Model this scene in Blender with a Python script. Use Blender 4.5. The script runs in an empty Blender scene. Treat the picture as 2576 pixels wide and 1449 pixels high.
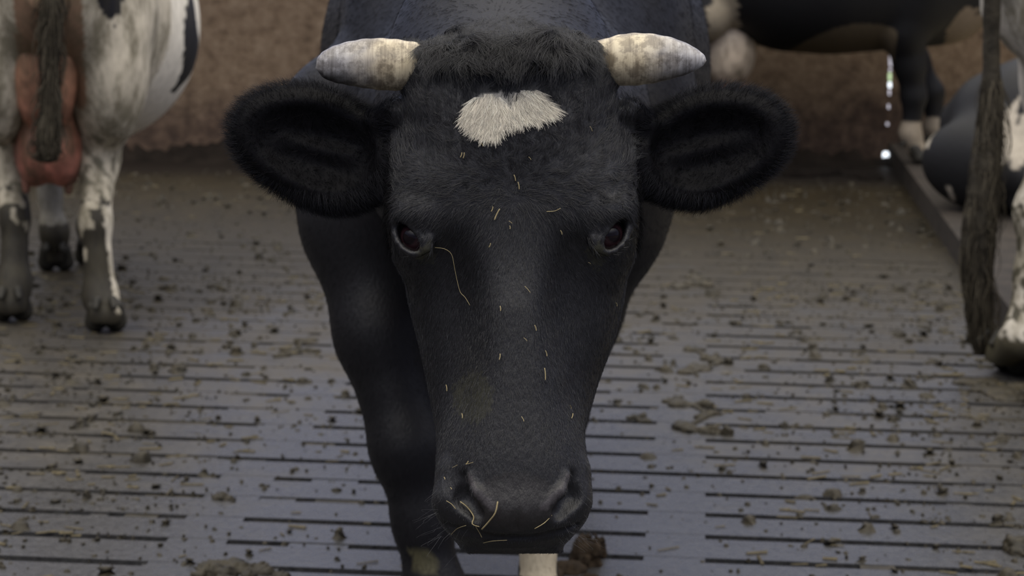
import bpy, math, random
import numpy as np
from mathutils import Vector, Matrix

# ------------------------------------------------------------------ camera, sky, lights, exposure
SC = bpy.context.scene
COL = SC.collection
F = 5500.0                       # focal length in pixels of the 2576 x 1449 frame
PITCH = math.atan(974.5 / F)
CAMH = 1.337 * math.cos(PITCH)
ROLL = 0.014
fwd = np.array([0, math.cos(PITCH), -math.sin(PITCH)])
up0 = np.array([0, math.sin(PITCH), math.cos(PITCH)])
rt0 = np.array([1.0, 0, 0])
RT = rt0 * math.cos(ROLL) + up0 * math.sin(ROLL)
UP = up0 * math.cos(ROLL) - rt0 * math.sin(ROLL)
CP = np.array([0, 0, CAMH])
cam_d = bpy.data.cameras.new('camera')
cam = bpy.data.objects.new('camera', cam_d); COL.objects.link(cam)
cam_d.sensor_width = 36.0
cam_d.lens = F / 2576 * 36.0
cam_d.clip_start = 0.05; cam_d.clip_end = 200
cam.matrix_world = Matrix(((RT[0], UP[0], -fwd[0], 0), (RT[1], UP[1], -fwd[1], 0), (RT[2], UP[2], -fwd[2], CAMH), (0, 0, 0, 1)))
cam_d.dof.use_dof = True
cam_d.dof.focus_distance = 2.48
cam_d.dof.aperture_fstop = 9.0
SC.camera = cam

SC.view_settings.view_transform = 'Standard'
SC.view_settings.look = 'None'
SC.view_settings.gamma = 1.0
SC.view_settings.use_curve_mapping = False
SC.view_settings.exposure = 1.12

world = bpy.data.worlds.new('world'); SC.world = world
world.use_nodes = True
wn = world.node_tree.nodes; wl = world.node_tree.links
wn.clear()
w_out = wn.new('ShaderNodeOutputWorld'); w_bg = wn.new('ShaderNodeBackground')
w_tc = wn.new('ShaderNodeTexCoord'); w_sep = wn.new('ShaderNodeSeparateXYZ'); w_ramp = wn.new('ShaderNodeValToRGB')
wl.new(w_tc.outputs['Generated'], w_sep.inputs[0]); wl.new(w_sep.outputs['Z'], w_ramp.inputs[0])
e = w_ramp.color_ramp.elements
e[0].position = 0.0; e[0].color = (0.20, 0.20, 0.20, 1)
e[1].position = 0.75; e[1].color = (1.0, 0.95, 0.86, 1)
m_ = e.new(0.04); m_.color = (0.50, 0.60, 1.0, 1)
m_ = e.new(0.35); m_.color = (0.58, 0.66, 1.0, 1)
wl.new(w_ramp.outputs[0], w_bg.inputs[0]); wl.new(w_bg.outputs[0], w_out.inputs[0])
# overcast sky: brightest high up on the open side of the yard, a paler bluish band over the far wall


def w_range(src, a, b, c_, d_):
    m = wn.new('ShaderNodeMapRange'); m.interpolation_type = 'SMOOTHSTEP'
    for k, v in zip(('From Min', 'From Max', 'To Min', 'To Max'), (a, b, c_, d_)): m.inputs[k].default_value = v
    wl.new(src, m.inputs['Value']); return m.outputs[0]


w_mul = wn.new('ShaderNodeMath'); w_mul.operation = 'MULTIPLY_ADD'
wl.new(w_range(w_sep.outputs['Z'], 0.30, 0.85, 0.0, 1.45), w_mul.inputs[0])
wl.new(w_range(w_sep.outputs['Y'], -0.8, 0.5, 1.3, 0.55), w_mul.inputs[1])
wl.new(w_range(w_sep.outputs['Y'], -0.6, 0.5, 0.20, 0.34), w_mul.inputs[2])
wl.new(w_mul.outputs[0], w_bg.inputs[1])


# ------------------------------------------------------------------ geometry helpers
def P(x, y, d):
    """point seen at photo pixel (x, y), d metres along the camera axis"""
    x = np.asarray(x, float); y = np.asarray(y, float); d = np.asarray(d, float)
    return (CP + d[..., None] * (fwd + ((x - 1288) / F)[..., None] * RT - ((y - 724.5) / F)[..., None] * UP))


def G(x, y, z=0.0):
    """where the ray of photo pixel (x, y) meets height z"""
    v = fwd + (x - 1288) / F * RT - (y - 724.5) / F * UP
    t = (z - CAMH) / v[2]
    return CP + t * v


def PY(x, y, Y):
    """photo pixel (x, y) on the upright plane at world Y"""
    v = P(x, y, 1.0) - CP
    return CP + v * (Y / v[1])


def to_px(p):
    q = p - CP
    d = q @ fwd
    return np.stack([1288 + F * (q @ RT) / d, 724.5 - F * (q @ UP) / d, (2.5 - d) * 2200.0], -1)


def from_px(q):
    return P(q[:, 0], q[:, 1], 2.5 - q[:, 2] / 2200.0)


def tag(o, label=None, cat=None, group=None, kind=None):
    if label: o['label'] = label
    if cat: o['category'] = cat
    if group: o['group'] = group
    if kind: o['kind'] = kind
    return o


def empty(name, loc, rz=0.0):
    o = bpy.data.objects.new(name, None); COL.objects.link(o)
    o.empty_display_size = 0.1
    o.location = loc; o.rotation_euler = (0, 0, rz)
    return o


def link_mesh(name, verts, faces, mat, parent=None, cols=None, smooth=True):
    me = bpy.data.meshes.new(name)
    v = np.asarray(verts, np.float32)
    if parent is not None:
        Mi = np.array(parent_matrix(parent).inverted())
        v = (v @ Mi[:3, :3].T + Mi[:3, 3]).astype(np.float32)
    if isinstance(faces, np.ndarray):
        nf, k = faces.shape
        me.vertices.add(len(v)); me.vertices.foreach_set('co', v.ravel())
        me.loops.add(nf * k); me.loops.foreach_set('vertex_index', faces.astype(np.int32).ravel())
        me.polygons.add(nf); me.polygons.foreach_set('loop_start', np.arange(0, nf * k, k, dtype=np.int32))
        me.update(calc_edges=True)
    else:
        me.from_pydata([tuple(a) for a in v], [], faces)
    me.validate()
    if smooth:
        me.polygons.foreach_set('use_smooth', np.ones(len(me.polygons), bool))
    if cols is not None:
        at = me.color_attributes.new('Col', 'FLOAT_COLOR', 'POINT')
        c = np.ones((len(v), 4), np.float32); c[:, :np.shape(cols)[1]] = cols
        at.data.foreach_set('color', c.ravel())
    me.materials.append(mat)
    me.update()
    o = bpy.data.objects.new(name, me); COL.objects.link(o)
    if parent is not None: o.parent = parent
    return o


def parent_matrix(o):
    M = Matrix.LocRotScale(o.location, o.rotation_euler, o.scale)
    return parent_matrix(o.parent) @ M if o.parent else M


# ------------------------------------------------------------------ implicit surfaces
BIG = 1e3


def smin(a, b, k):
    if k <= 0: return np.minimum(a, b)
    h = np.maximum(k - np.abs(a - b), 0) / k
    return np.minimum(a, b) - h * h * k * 0.25


class Field:
    """a smooth union (or carving) of simple solids; later solids act on the earlier ones"""
    def __init__(s): s.ops = []

    def _box(s, fn, lo, hi, k, sub, reach=None):
        s.ops.append((fn, np.array(lo, float), np.array(hi, float), k, sub))

    def ell(s, c, r, R=None, k=0.03, sub=False):
        c = np.array(c, float); r = np.array(r, float); R = np.eye(3) if R is None else np.array(R)

        def fn(p):
            q = (p - c) @ R
            k0 = np.linalg.norm(q / r, axis=1); k1 = np.linalg.norm(q / (r * r), axis=1)
            return k0 * (k0 - 1.0) / np.maximum(k1, 1e-9)
        m = r.max(); s._box(fn, c - m, c + m, k, sub); return s

    def cone(s, a, b, ra, rb, k=0.03, sub=False):
        a = np.array(a, float); b = np.array(b, float); ba = b - a; L2 = max(ba @ ba, 1e-12)

        def fn(p):
            t = np.clip(((p - a) @ ba) / L2, 0, 1)
            return np.linalg.norm(p - a - t[:, None] * ba, axis=1) - (ra + (rb - ra) * t)
        m = max(ra, rb); s._box(fn, np.minimum(a, b) - m, np.maximum(a, b) + m, k, sub); return s

    def chain(s, pts, rs, k=0.03, sub=False):
        for i in range(len(pts) - 1): s.cone(pts[i], pts[i + 1], rs[i], rs[i + 1], k, sub)
        return s

    def loft(s, fr, axis, rows, k=0.03, n=2.4):
        """rows: (t, centre1, centre2, half1, half2) across the two other axes, fr maps points to the loft frame"""
        rows = np.array(rows, float)
        t = np.linspace(rows[0, 0], rows[-1, 0], 240)
        tab = [np.interp(t, rows[:, 0], rows[:, i]) for i in range(1, 5)]
        ker = np.hanning(25); ker /= ker.sum()
        tab = [np.convolve(np.pad(a, 12, mode='edge'), ker, 'valid') for a in tab]
        o1, o2 = [i for i in range(3) if i != axis]
        t0, t1 = rows[0, 0], rows[-1, 0]

        def fn(p):
            q = fr(p)
            tt = q[:, axis]
            c1, c2, h1, h2 = [np.interp(tt, t, a) for a in tab]
            u = q[:, o1] - c1; v = q[:, o2] - c2
            r = np.sqrt(u * u + v * v) + 1e-9
            qq = ((np.abs(u) / h1) ** n + (np.abs(v) / h2) ** n) ** (1 / n) + 1e-6
            d = r * (1 - 1 / qq)
            cap = np.maximum(t0 - tt, tt - t1)
            return np.maximum(d, cap)
        s.ops.append((fn, None, None, k, False)); return s

    def __call__(s, p, margin=0.2):
        d = np.full(len(p), BIG)
        for fn, lo, hi, k, sub in s.ops:
            if lo is None:
                e = fn(p)
                d = smin(d, e, k)
                continue
            m = margin + k
            sel = np.where(((p > lo - m) & (p < hi + m)).all(1))[0]
            if not len(sel): continue
            e = fn(p[sel])
            if sub: d[sel] = -smin(-d[sel], e, k)
            else: d[sel] = smin(d[sel], e, k)
        return d


def surface(fn, lo, hi, h, project=2, unit=1.0):
    """naive surface nets of fn(points) on a grid of cell h, then pulled onto the surface"""
    lo = np.array(lo, float); hi = np.array(hi, float)
    n = (np.ceil((hi - lo) / (4 * h)).astype(int)) * 4
    nc = n // 4 + 1
    ax = [lo[i] + 4 * h * np.arange(nc[i]) for i in range(3)]
    gc = np.stack(np.meshgrid(*ax, indexing='ij'), -1).reshape(-1, 3)
    fc = fn(gc).reshape(nc)
    thr = 4 * h * 2.4
    act = np.abs(fc) < thr
    idx = [np.clip(np.round(np.arange(n[i] + 1) / 4).astype(int), 0, nc[i] - 1) for i in range(3)]
    up = fc[np.ix_(*idx)].astype(np.float32)
    ua = act[np.ix_(*idx)]
    ii = np.argwhere(ua)
    vals = np.empty(len(ii), np.float32)
    for s0 in range(0, len(ii), 400000):
        sl = ii[s0:s0 + 400000]
        vals[s0:s0 + 400000] = fn(lo + sl * h)
    up[ua] = vals
    ins = up < 0
    # cells with a sign change
    c = [ins[a:ins.shape[0] - 1 + a, b:ins.shape[1] - 1 + b, d:ins.shape[2] - 1 + d] for a in (0, 1) for b in (0, 1) for d in (0, 1)]
    any_ = np.logical_or.reduce(c); all_ = np.logical_and.reduce(c)
    cells = np.argwhere(any_ & ~all_)
    vid = np.full(any_.shape, -1, np.int64)
    vid[tuple(cells.T)] = np.arange(len(cells))
    corner = np.array([(a, b, d) for a in (0, 1) for b in (0, 1) for d in (0, 1)])
    cv = np.stack([up[tuple((cells + q).T)] for q in corner], 1)
    acc = np.zeros((len(cells), 3)); cnt = np.zeros(len(cells))
    for i in range(8):
        for j in range(i + 1, 8):
            df = corner[j] - corner[i]
            if np.abs(df).sum() != 1: continue
            m = (cv[:, i] < 0) != (cv[:, j] < 0)
            t = cv[:, i] / (cv[:, i] - cv[:, j] + 1e-20)
            pt = corner[i] + t[:, None] * df
            acc[m] += pt[m]; cnt[m] += 1
    V = lo + h * (cells + acc / cnt[:, None])
    faces = []
    for a in range(3):
        b, d = (a + 1) % 3, (a + 2) % 3
        s0 = [slice(None)] * 3; s1 = [slice(None)] * 3
        s0[a] = slice(0, -1); s1[a] = slice(1, None)
        A = ins[tuple(s0)]; B = ins[tuple(s1)]
        ed = np.argwhere(A != B)
        ok = (ed[:, b] > 0) & (ed[:, d] > 0) & (ed[:, b] < n[b]) & (ed[:, d] < n[d])
        ed = ed[ok]
        eb = np.zeros(3, int); eb[b] = 1; e_d = np.zeros(3, int); e_d[d] = 1
        q = [vid[tuple((ed - eb - e_d).T)], vid[tuple((ed - e_d).T)], vid[tuple(ed.T)], vid[tuple((ed - eb).T)]]
        q = np.stack(q, 1)
        flip = ~A[tuple(ed.T)]
        q[flip] = q[flip][:, ::-1]
        faces.append(q)
    Fc = np.concatenate(faces)
    Fc = Fc[(Fc >= 0).all(1)]
    for _ in range(project):
        V = relax(V, Fc, 0.5)
        d0, g = grad(fn, V, h * 0.5)
        st = np.clip(d0 / np.maximum((g * g).sum(1), 0.05), -h * 0.7, h * 0.7)
        V = V - g * st[:, None]
    return V, Fc


def grad(fn, V, e):
    d0 = fn(V); g = np.empty_like(V)
    for i in range(3):
        s = np.zeros(3); s[i] = e
        g[:, i] = (fn(V + s) - d0) / e
    return d0, g


def relax(V, Fc, w):
    acc = np.zeros_like(V); cnt = np.zeros(len(V))
    for a, b in ((0, 1), (1, 2), (2, 3), (3, 0)):
        for x, y in ((a, b), (b, a)):
            np.add.at(acc, Fc[:, x], V[Fc[:, y]]); np.add.at(cnt, Fc[:, x], 1)
    m = cnt > 0
    out = V.copy(); out[m] = V[m] * (1 - w) + w * acc[m] / cnt[m][:, None]
    return out


def vnoise(p, s, seed=0):
    """cheap smooth noise in about -1..1 of points p at scale s (metres)"""
    r = np.random.RandomState(seed); out = np.zeros(len(p))
    for i in range(7):
        k = r.normal(size=3); k *= (1.0 + 0.35 * i) / np.linalg.norm(k) * 2 * math.pi / s
        out += np.sin(p @ k + r.uniform(0, 7)) / 7 ** 0.5
    return out


def crop_mesh(V, Fc, keep):
    k = keep[Fc].all(1); Fc = Fc[k]
    used = np.zeros(len(V), bool); used[Fc.ravel()] = True
    m = np.cumsum(used) - 1
    return V[used], m[Fc]


# ------------------------------------------------------------------ materials
def new_mat(name):
    m = bpy.data.materials.new(name); m.use_nodes = True
    nt = m.node_tree
    return m, nt, nt.nodes['Principled BSDF']


def nd(nt, t, **kw):
    n = nt.nodes.new(t)
    for k, v in kw.items(): setattr(n, k, v)
    return n


def noise_node(nt, scale, detail=4, vec=None, rough=0.6):
    n = nd(nt, 'ShaderNodeTexNoise'); n.inputs['Scale'].default_value = scale; n.inputs['Detail'].default_value = detail
    n.inputs['Roughness'].default_value = rough
    if vec is not None: nt.links.new(vec, n.inputs['Vector'])
    return n


def ramp(nt, fac, stops):
    r = nd(nt, 'ShaderNodeValToRGB'); el = r.color_ramp.elements
    el[0].position, el[0].color = stops[0][0], (*stops[0][1], 1)
    el[1].position, el[1].color = stops[-1][0], (*stops[-1][1], 1)
    for p, c in stops[1:-1]:
        x = el.new(p); x.color = (*c, 1)
    nt.links.new(fac, r.inputs[0]); return r


def mix(nt, fac, a, b, mode='MIX'):
    m = nd(nt, 'ShaderNodeMix', data_type='RGBA', blend_type=mode)
    for s, v in ((0, fac), (6, a), (7, b)):
        if isinstance(v, (int, float)): m.inputs[s].default_value = v
        elif isinstance(v, tuple): m.inputs[s].default_value = (*v, 1) if len(v) == 3 else v
        else: nt.links.new(v, m.inputs[s])
    return m.outputs[2]


def math_node(nt, op, a, b=None, clamp=False):
    m = nd(nt, 'ShaderNodeMath', operation=op); m.use_clamp = clamp
    for i, v in enumerate((a, b)):
        if v is None: continue
        if isinstance(v, (int, float)): m.inputs[i].default_value = v
        else: nt.links.new(v, m.inputs[i])
    return m.outputs[0]


def bump(nt, bsdf, h, strength, dist):
    b = nd(nt, 'ShaderNodeBump'); b.inputs['Strength'].default_value = strength; b.inputs['Distance'].default_value = dist
    nt.links.new(h, b.inputs['Height']); nt.links.new(b.outputs[0], bsdf.inputs['Normal']); return b


def coat_material(name, rough=0.55, dirt=0.0, spec=0.3, bscale=160, dirt_col=(0.10, 0.085, 0.05)):
    """hide whose black, white and pink areas come from the animal's own markings"""
    m, nt, b = new_mat(name)
    at = nd(nt, 'ShaderNodeVertexColor'); at.layer_name = 'Col'
    tc = nd(nt, 'ShaderNodeTexCoord')
    mp = nd(nt, 'ShaderNodeMapping'); mp.inputs['Scale'].default_value = (1, 1, 0.35)
    nt.links.new(tc.outputs['Object'], mp.inputs[0])
    n1 = noise_node(nt, bscale, 3, mp.outputs[0])
    mp2 = nd(nt, 'ShaderNodeMapping'); mp2.inputs['Scale'].default_value = (1.5, 1.5, 0.6)
    nt.links.new(tc.outputs['Object'], mp2.inputs[0])
    n2 = noise_node(nt, 9, 6, mp2.outputs[0], 0.75)
    c = mix(nt, 0.35, at.outputs[0], mix(nt, 1.0, at.outputs[0], ramp(nt, n1.outputs[0], [(0.3, (0.55,) * 3), (0.7, (1.4,) * 3)]).outputs[0], 'MULTIPLY'))
    if dirt > 0:
        f = ramp(nt, n2.outputs[0], [(0.52 - dirt * 0.16, (0, 0, 0)), (0.66 - dirt * 0.1, (1, 1, 1))])
        sb = nd(nt, 'ShaderNodeSeparateColor'); nt.links.new(at.outputs[0], sb.inputs[0])
        clean = ramp(nt, sb.outputs[0], [(.0, (.12,) * 3), (.16, (.5,) * 3), (.45, (.78,) * 3), (.60, (.78,) * 3), (.78, (.15,) * 3)])
        c = mix(nt, math_node(nt, 'MULTIPLY', f.outputs[0], clean.outputs[0]), c, dirt_col)
    nt.links.new(c, b.inputs['Base Color'])
    b.inputs['Roughness'].default_value = rough
    nt.links.new(math_node(nt, 'MULTIPLY', at.outputs['Alpha'], spec), b.inputs['Specular IOR Level'])
    bump(nt, b, n1.outputs[0], 0.35, 0.004)
    return m


def plain(name, col, rough=0.6, spec=0.4, bumpscale=None, bumpd=0.002, var=0.3, vscale=20):
    m, nt, b = new_mat(name)
    tc = nd(nt, 'ShaderNodeTexCoord')
    n = noise_node(nt, vscale, 5, tc.outputs['Object'])
    r = ramp(nt, n.outputs[0], [(0.3, tuple(c * (1 - var) for c in col)), (0.7, tuple(min(1, c * (1 + var)) for c in col))])
    nt.links.new(r.outputs[0], b.inputs['Base Color'])
    b.inputs['Roughness'].default_value = rough; b.inputs['Specular IOR Level'].default_value = spec
    if bumpscale:
        n2 = noise_node(nt, bumpscale, 5, tc.outputs['Object']); bump(nt, b, n2.outputs[0], 0.6, bumpd)
    return m


BLACK = (0.0075, 0.0072, 0.0085)
WHITE = (0.50, 0.45, 0.36)
M_black_hide = coat_material('black_hide', 0.5, 0.0, 0.35, 220)
M_hide = coat_material('pied_hide', 0.6, 0.0, 0.25, 90)
M_dirty_hide = coat_material('dung_spattered_hide', 0.65, 0.62, 0.25, 70, (0.11, 0.095, 0.055))
M_udder = coat_material('udder_skin', 0.5, 0.45, 0.4, 60, (0.075, 0.06, 0.035))
M_hoof = plain('hoof_horn', (0.022, 0.02, 0.015), 0.6, 0.3, 60, 0.004, 0.5, 30)
M_tail_pale = plain('dung_caked_tail_hair', (0.075, 0.066, 0.045), 0.8, 0.2, 60, 0.012, 0.8, 38)
M_tail = plain('matted_tail_hair', (0.032, 0.027, 0.019), 0.75, 0.2, 70, 0.01, 0.55, 26)


def hair_material(name, attr=True, col=(0.02, 0.02, 0.02), rough=0.42, spec=0.5):
    m, nt, b = new_mat(name)
    if attr:
        at = nd(nt, 'ShaderNodeAttribute'); at.attribute_name = 'tint'; nt.links.new(at.outputs['Color'], b.inputs['Base Color'])
    else:
        b.inputs['Base Color'].default_value = (*col, 1)
    b.inputs['Roughness'].default_value = rough; b.inputs['Specular IOR Level'].default_value = spec
    return m


M_fur = hair_material('black_fur')
M_body_fur = hair_material('body_fur', True, (0, 0, 0), 0.6, 0.15)
M_ear_fur = hair_material('ear_fur', True, (0, 0, 0), 0.8, 0.03)
M_white_fur = hair_material('white_fur', True, (0.6, 0.56, 0.48), 0.5)


def hair(name, strands, radius, tint, mat, parent):
    """strands: (N, K, 3) world points; one hair curves object"""
    N, K, _ = strands.shape
    hc = bpy.data.hair_curves.new(name)
    hc.add_curves([K] * N)
    Mi = np.array(parent_matrix(parent).inverted())
    pts = strands.reshape(-1, 3) @ Mi[:3, :3].T + Mi[:3, 3]
    hc.attributes['position'].data.foreach_set('vector', pts.astype(np.float32).ravel())
    ra = hc.attributes.get('radius') or hc.attributes.new('radius', 'FLOAT', 'POINT')
    prof = np.linspace(1, 0.25, K)
    ra.data.foreach_set('value', (np.broadcast_to(np.asarray(radius).reshape(-1, 1), (N, 1)) * prof[None]).astype(np.float32).ravel())
    ta = hc.attributes.new('tint', 'FLOAT_COLOR', 'CURVE')
    c = np.ones((N, 4), np.float32); c[:, :3] = tint
    ta.data.foreach_set('color', c.ravel())
    hc.materials.append(mat)
    o = bpy.data.objects.new(name, hc); COL.objects.link(o); o.parent = parent
    return o


def sample_faces(V, Fc, n, weight, rng):
    a = V[Fc[:, 0]]; b = V[Fc[:, 1]]; c = V[Fc[:, 2]]; d = V[Fc[:, 3]]
    nr = np.cross(c - a, d - b); ar = np.linalg.norm(nr, axis=1) + 1e-15
    nr = nr / ar[:, None]
    w = ar * weight((a + c) / 2, nr)
    f = rng.choice(len(Fc), n, p=w / w.sum())
    u = rng.rand(n, 1); v = rng.rand(n, 1)
    p = (a[f] * (1 - u) + b[f] * u) * (1 - v) + (d[f] * (1 - u) + c[f] * u) * v
    return p, nr[f]


def grow(p, nrm, flow, length, lift, K, rng, curl=0.15, droop=None):
    """strands rising from p with tilt 'lift' between the flow direction and the normal"""
    N = len(p)
    t = flow - nrm * (flow * nrm).sum(1)[:, None]
    t /= np.linalg.norm(t, axis=1)[:, None] + 1e-9
    t += rng.normal(size=(N, 3)) * curl
    t -= nrm * (t * nrm).sum(1)[:, None]
    t /= np.linalg.norm(t, axis=1)[:, None] + 1e-9
    lift = np.broadcast_to(lift, (N,))
    out = np.empty((N, K, 3)); out[:, 0] = p - nrm * 0.0008
    length = np.broadcast_to(length, (N,))
    side = rng.normal(size=(N, 3)) * curl
    for i in range(1, K):
        s = i / (K - 1)
        l = lift * (1.25 - 0.8 * s)
        dr = t * np.cos(l)[:, None] + nrm * np.sin(l)[:, None] + side * s * 0.6
        if droop is not None: dr = dr + droop * s
        dr /= np.linalg.norm(dr, axis=1)[:, None]
        out[:, i] = out[:, i - 1] + dr * (length / (K - 1))[:, None]
    return out

# ------------------------------------------------------------------ the barn: slatted floor, pit, walls, kerb, roof
GR = 4.9 * math.pi / 180                     # the slats run almost straight across the picture
AX = np.array([math.cos(GR), -math.sin(GR), 0]); BX = np.array([math.sin(GR), math.cos(GR), 0])
G0 = G(1707, 1193)                           # a point on the joint line between two rows of slabs, middle of a solid band
PITCHS = .169; SLOT = .034
to_ab = lambda p: ((p - G0) @ AX, (p - G0) @ BX)
ab = lambda a, b, z=0.0: G0 + AX * a + BX * b + np.array([0, 0, z])
BANDW = .125; PANEL = abs(to_ab(G(550, 1300))[0] - to_ab(G(1708, 1300))[0])

mf, nt, b = new_mat('wet_concrete')
tc = nd(nt, 'ShaderNodeTexCoord'); sp = nd(nt, 'ShaderNodeSeparateXYZ'); nt.links.new(tc.outputs['Object'], sp.inputs[0])
n_fine = noise_node(nt, 55, 6, tc.outputs['Object'], .75)
n_mid = noise_node(nt, 7, 6, tc.outputs['Object'], .7)
n_big = noise_node(nt, 1.1, 4, tc.outputs['Object'], .6)
# manure film grows towards the far end and the two sides of the alley
dist = math_node(nt, 'MULTIPLY', math_node(nt, 'SUBTRACT', sp.outputs['Y'], 5.0), .26)
side = math_node(nt, 'MULTIPLY', math_node(nt, 'ABSOLUTE', math_node(nt, 'SUBTRACT', sp.outputs['X'], .1)), .22)
film = math_node(nt, 'ADD', math_node(nt, 'ADD', dist, side), math_node(nt, 'MULTIPLY', math_node(nt, 'SUBTRACT', n_big.outputs[0], .5), 1.1))
film = math_node(nt, 'ADD', film, math_node(nt, 'MULTIPLY', math_node(nt, 'SUBTRACT', n_mid.outputs[0], .5), 1.2))
filmr = ramp(nt, film, [(0.10, (0, 0, 0)), (0.75, (1, 1, 1))])
conc = ramp(nt, n_fine.outputs[0], [(0.3, (.026, .026, .027)), (0.55, (.042, .041, .041)), (0.75, (.060, .059, .057))])
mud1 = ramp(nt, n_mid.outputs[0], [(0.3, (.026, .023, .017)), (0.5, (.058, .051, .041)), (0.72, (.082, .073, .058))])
mud_dim = ramp(nt, n_mid.outputs[0], [(0.3, (.007, .005, .003)), (0.5, (.015, .0112, .0055)), (0.72, (.024, .018, .009))])
# manure darkens towards the far end, the wall's dull reflection put into its colour
far_dim = ramp(nt, math_node(nt, 'ADD', math_node(nt, 'MULTIPLY', math_node(nt, 'SUBTRACT', sp.outputs['Y'], 5.6), .3), math_node(nt, 'MULTIPLY', math_node(nt, 'SUBTRACT', n_mid.outputs[0], .5), .6)), [(0.0, (0, 0, 0)), (1.0, (1, 1, 1))])
foot_ = ramp(nt, math_node(nt, 'ADD', math_node(nt, 'MULTIPLY', math_node(nt, 'SUBTRACT', sp.outputs['Y'], 10.1), 1.6), math_node(nt, 'MULTIPLY', math_node(nt, 'SUBTRACT', n_mid.outputs[0], .5), 1.4)), [(0.2, (0, 0, 0)), (.8, (1, 1, 1))])  # darkest strip beside the far wall
mud3 = mix(nt, foot_.outputs[0], mud_dim.outputs[0], (.007, .005, .004))
mud = type('o', (), {'outputs': [mix(nt, far_dim.outputs[0], mud1.outputs[0], mud3)]})
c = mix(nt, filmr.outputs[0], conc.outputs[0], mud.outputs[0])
spk = ramp(nt, n_fine.outputs[0], [(0.34, (.35, .33, .3)), (0.42, (1, 1, 1))])
c = mix(nt, .7, c, mix(nt, 1.0, c, spk.outputs[0], 'MULTIPLY'))
n_sp = noise_node(nt, 21, 5, tc.outputs['Object'], .8)
spk2 = ramp(nt, n_sp.outputs[0], [(0.36, (.30, .27, .22)), (0.44, (1, 1, 1))])
c = mix(nt, math_node(nt, 'MULTIPLY', filmr.outputs[0], .75), c, mix(nt, 1.0, c, spk2.outputs[0], 'MULTIPLY'))
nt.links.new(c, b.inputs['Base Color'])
rr = ramp(nt, filmr.outputs[0], [(0, (.20,) * 3), (1, (.60,) * 3)])
rr2 = mix(nt, .35, rr.outputs[0], ramp(nt, n_fine.outputs[0], [(.35, (.15,) * 3), (.7, (.65,) * 3)]).outputs[0])
nt.links.new(rr2, b.inputs['Roughness'])
spc = ramp(nt, filmr.outputs[0], [(0, (.55,) * 3), (1, (.16,) * 3)]); nt.links.new(spc.outputs[0], b.inputs['Specular IOR Level'])
hgt = math_node(nt, 'ADD', n_fine.outputs[0], math_node(nt, 'MULTIPLY', n_mid.outputs[0], 2.0))
bump(nt, b, hgt, .25, .006)
M_floor = mf
M_pit = plain('pit_darkness', (.006, .005, .004), .9, .1)
M_mud = plain('manure', (.026, .021, .012), .6, .3, 40, .006, .6, 28)
M_wall_foot = plain('dark_wall_foot', (.010, .0075, .006), .9, .08, 30, .01, .5, 9)


def box_ab(V, Fc, a0, a1, b0, b1, z0, z1):
    i = len(V)
    for z in (z0, z1):
        for a, bb in ((a0, b0), (a1, b0), (a1, b1), (a0, b1)): V.append(ab(a, bb, z))
    Fc += [(i + 4, i + 5, i + 6, i + 7), (i, i + 1, i + 5, i + 4), (i + 1, i + 2, i + 6, i + 5), (i + 2, i + 3, i + 7, i + 6), (i + 3, i, i + 4, i + 7), (i + 3, i + 2, i + 1, i)]


A0, A1 = -5.2, 4.2
V = []; Fc = []
r0 = -26; r1 = int(round((8.35 - G0[1]) / PITCHS))                            # rows of slats from behind the viewer to the solid far strip
for r in range(r0, r1):
    bb = r * PITCHS
    box_ab(V, Fc, A0, A1, bb + SLOT / 2, bb + PITCHS - SLOT / 2, -.14, 0)
    if r % 11 == 0: continue                 # an open joint between slab rows
    k = -8
    for k in range(-7, 6):
        a = k * PANEL
        box_ab(V, Fc, a - BANDW / 2, a + BANDW / 2, bb - SLOT / 2 - .001, bb + SLOT / 2 + .001, -.14, -.0006)
box_ab(V, Fc, A0, A1, r1 * PITCHS - SLOT / 2, r1 * PITCHS + 8, -.14, 0)
box_ab(V, Fc, A0, A1, r0 * PITCHS - 6, r0 * PITCHS - .1, -.14, 0)
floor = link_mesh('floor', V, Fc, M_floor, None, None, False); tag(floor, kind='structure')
V = []; Fc = []; box_ab(V, Fc, A0, A1, r0 * PITCHS - 6, r1 * PITCHS + 8, -.95, -.85)
tag(link_mesh('floor_pit', V, Fc, M_pit, None, None, False), kind='structure')

gm = link_mesh('floor_yard', [(-90, -60, -1.0), (90, -60, -1.0), (90, 160, -1.0), (-90, 160, -1.0)], [(0, 1, 2, 3)], plain('yard_ground', (.10, .095, .08), .9, .2, None, .001, .3, .5), None, None, False); tag(gm, kind='structure')

# manure packed in the slots: dense at the far end and towards the sides
rs_ = np.random.RandomState(12)
V = []; Fc = []; V2 = []; F2 = []
def fill_prob(w):
    x, y = w[0], w[1]
    pr = np.clip((y - 5.2) / 4.2, 0, 1) * .9 + np.clip(abs(x + .1) - .35, 0, 2) * .42
    if x < -.35: pr += .45
    if x > .75: pr += .12
    if y > 8.3: pr = 2
    elif y > 6.8: pr += .3
    return pr
for r in range(r0, r1):
    a = A0
    while a < A1:
        L = rs_.uniform(.03, .16)
        w = ab(a, r * PITCHS)
        if 3.4 < w[1] and abs(w[0]) < .27 * w[1] + .15 and w[1] < 9.5 and rs_.rand() < fill_prob(w) * .9:
            zt = -rs_.uniform(.001, .016 if w[1] < 6.5 else .004)
            if w[1] > 6.2 or rs_.rand() < .6: box_ab(V2, F2, a, a + L, r * PITCHS - SLOT / 2 - .001, r * PITCHS + SLOT / 2 + .001, -.07, zt * .6)
            else: box_ab(V, Fc, a, a + L, r * PITCHS - SLOT / 2 - .002, r * PITCHS + SLOT / 2 + .002, -.07, zt)
        a += L
tag(link_mesh('manure_in_slots', V, Fc, M_mud, None, None, False), 'brown manure clogging the floor slots between the slats', 'manure', None, 'stuff')

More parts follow.
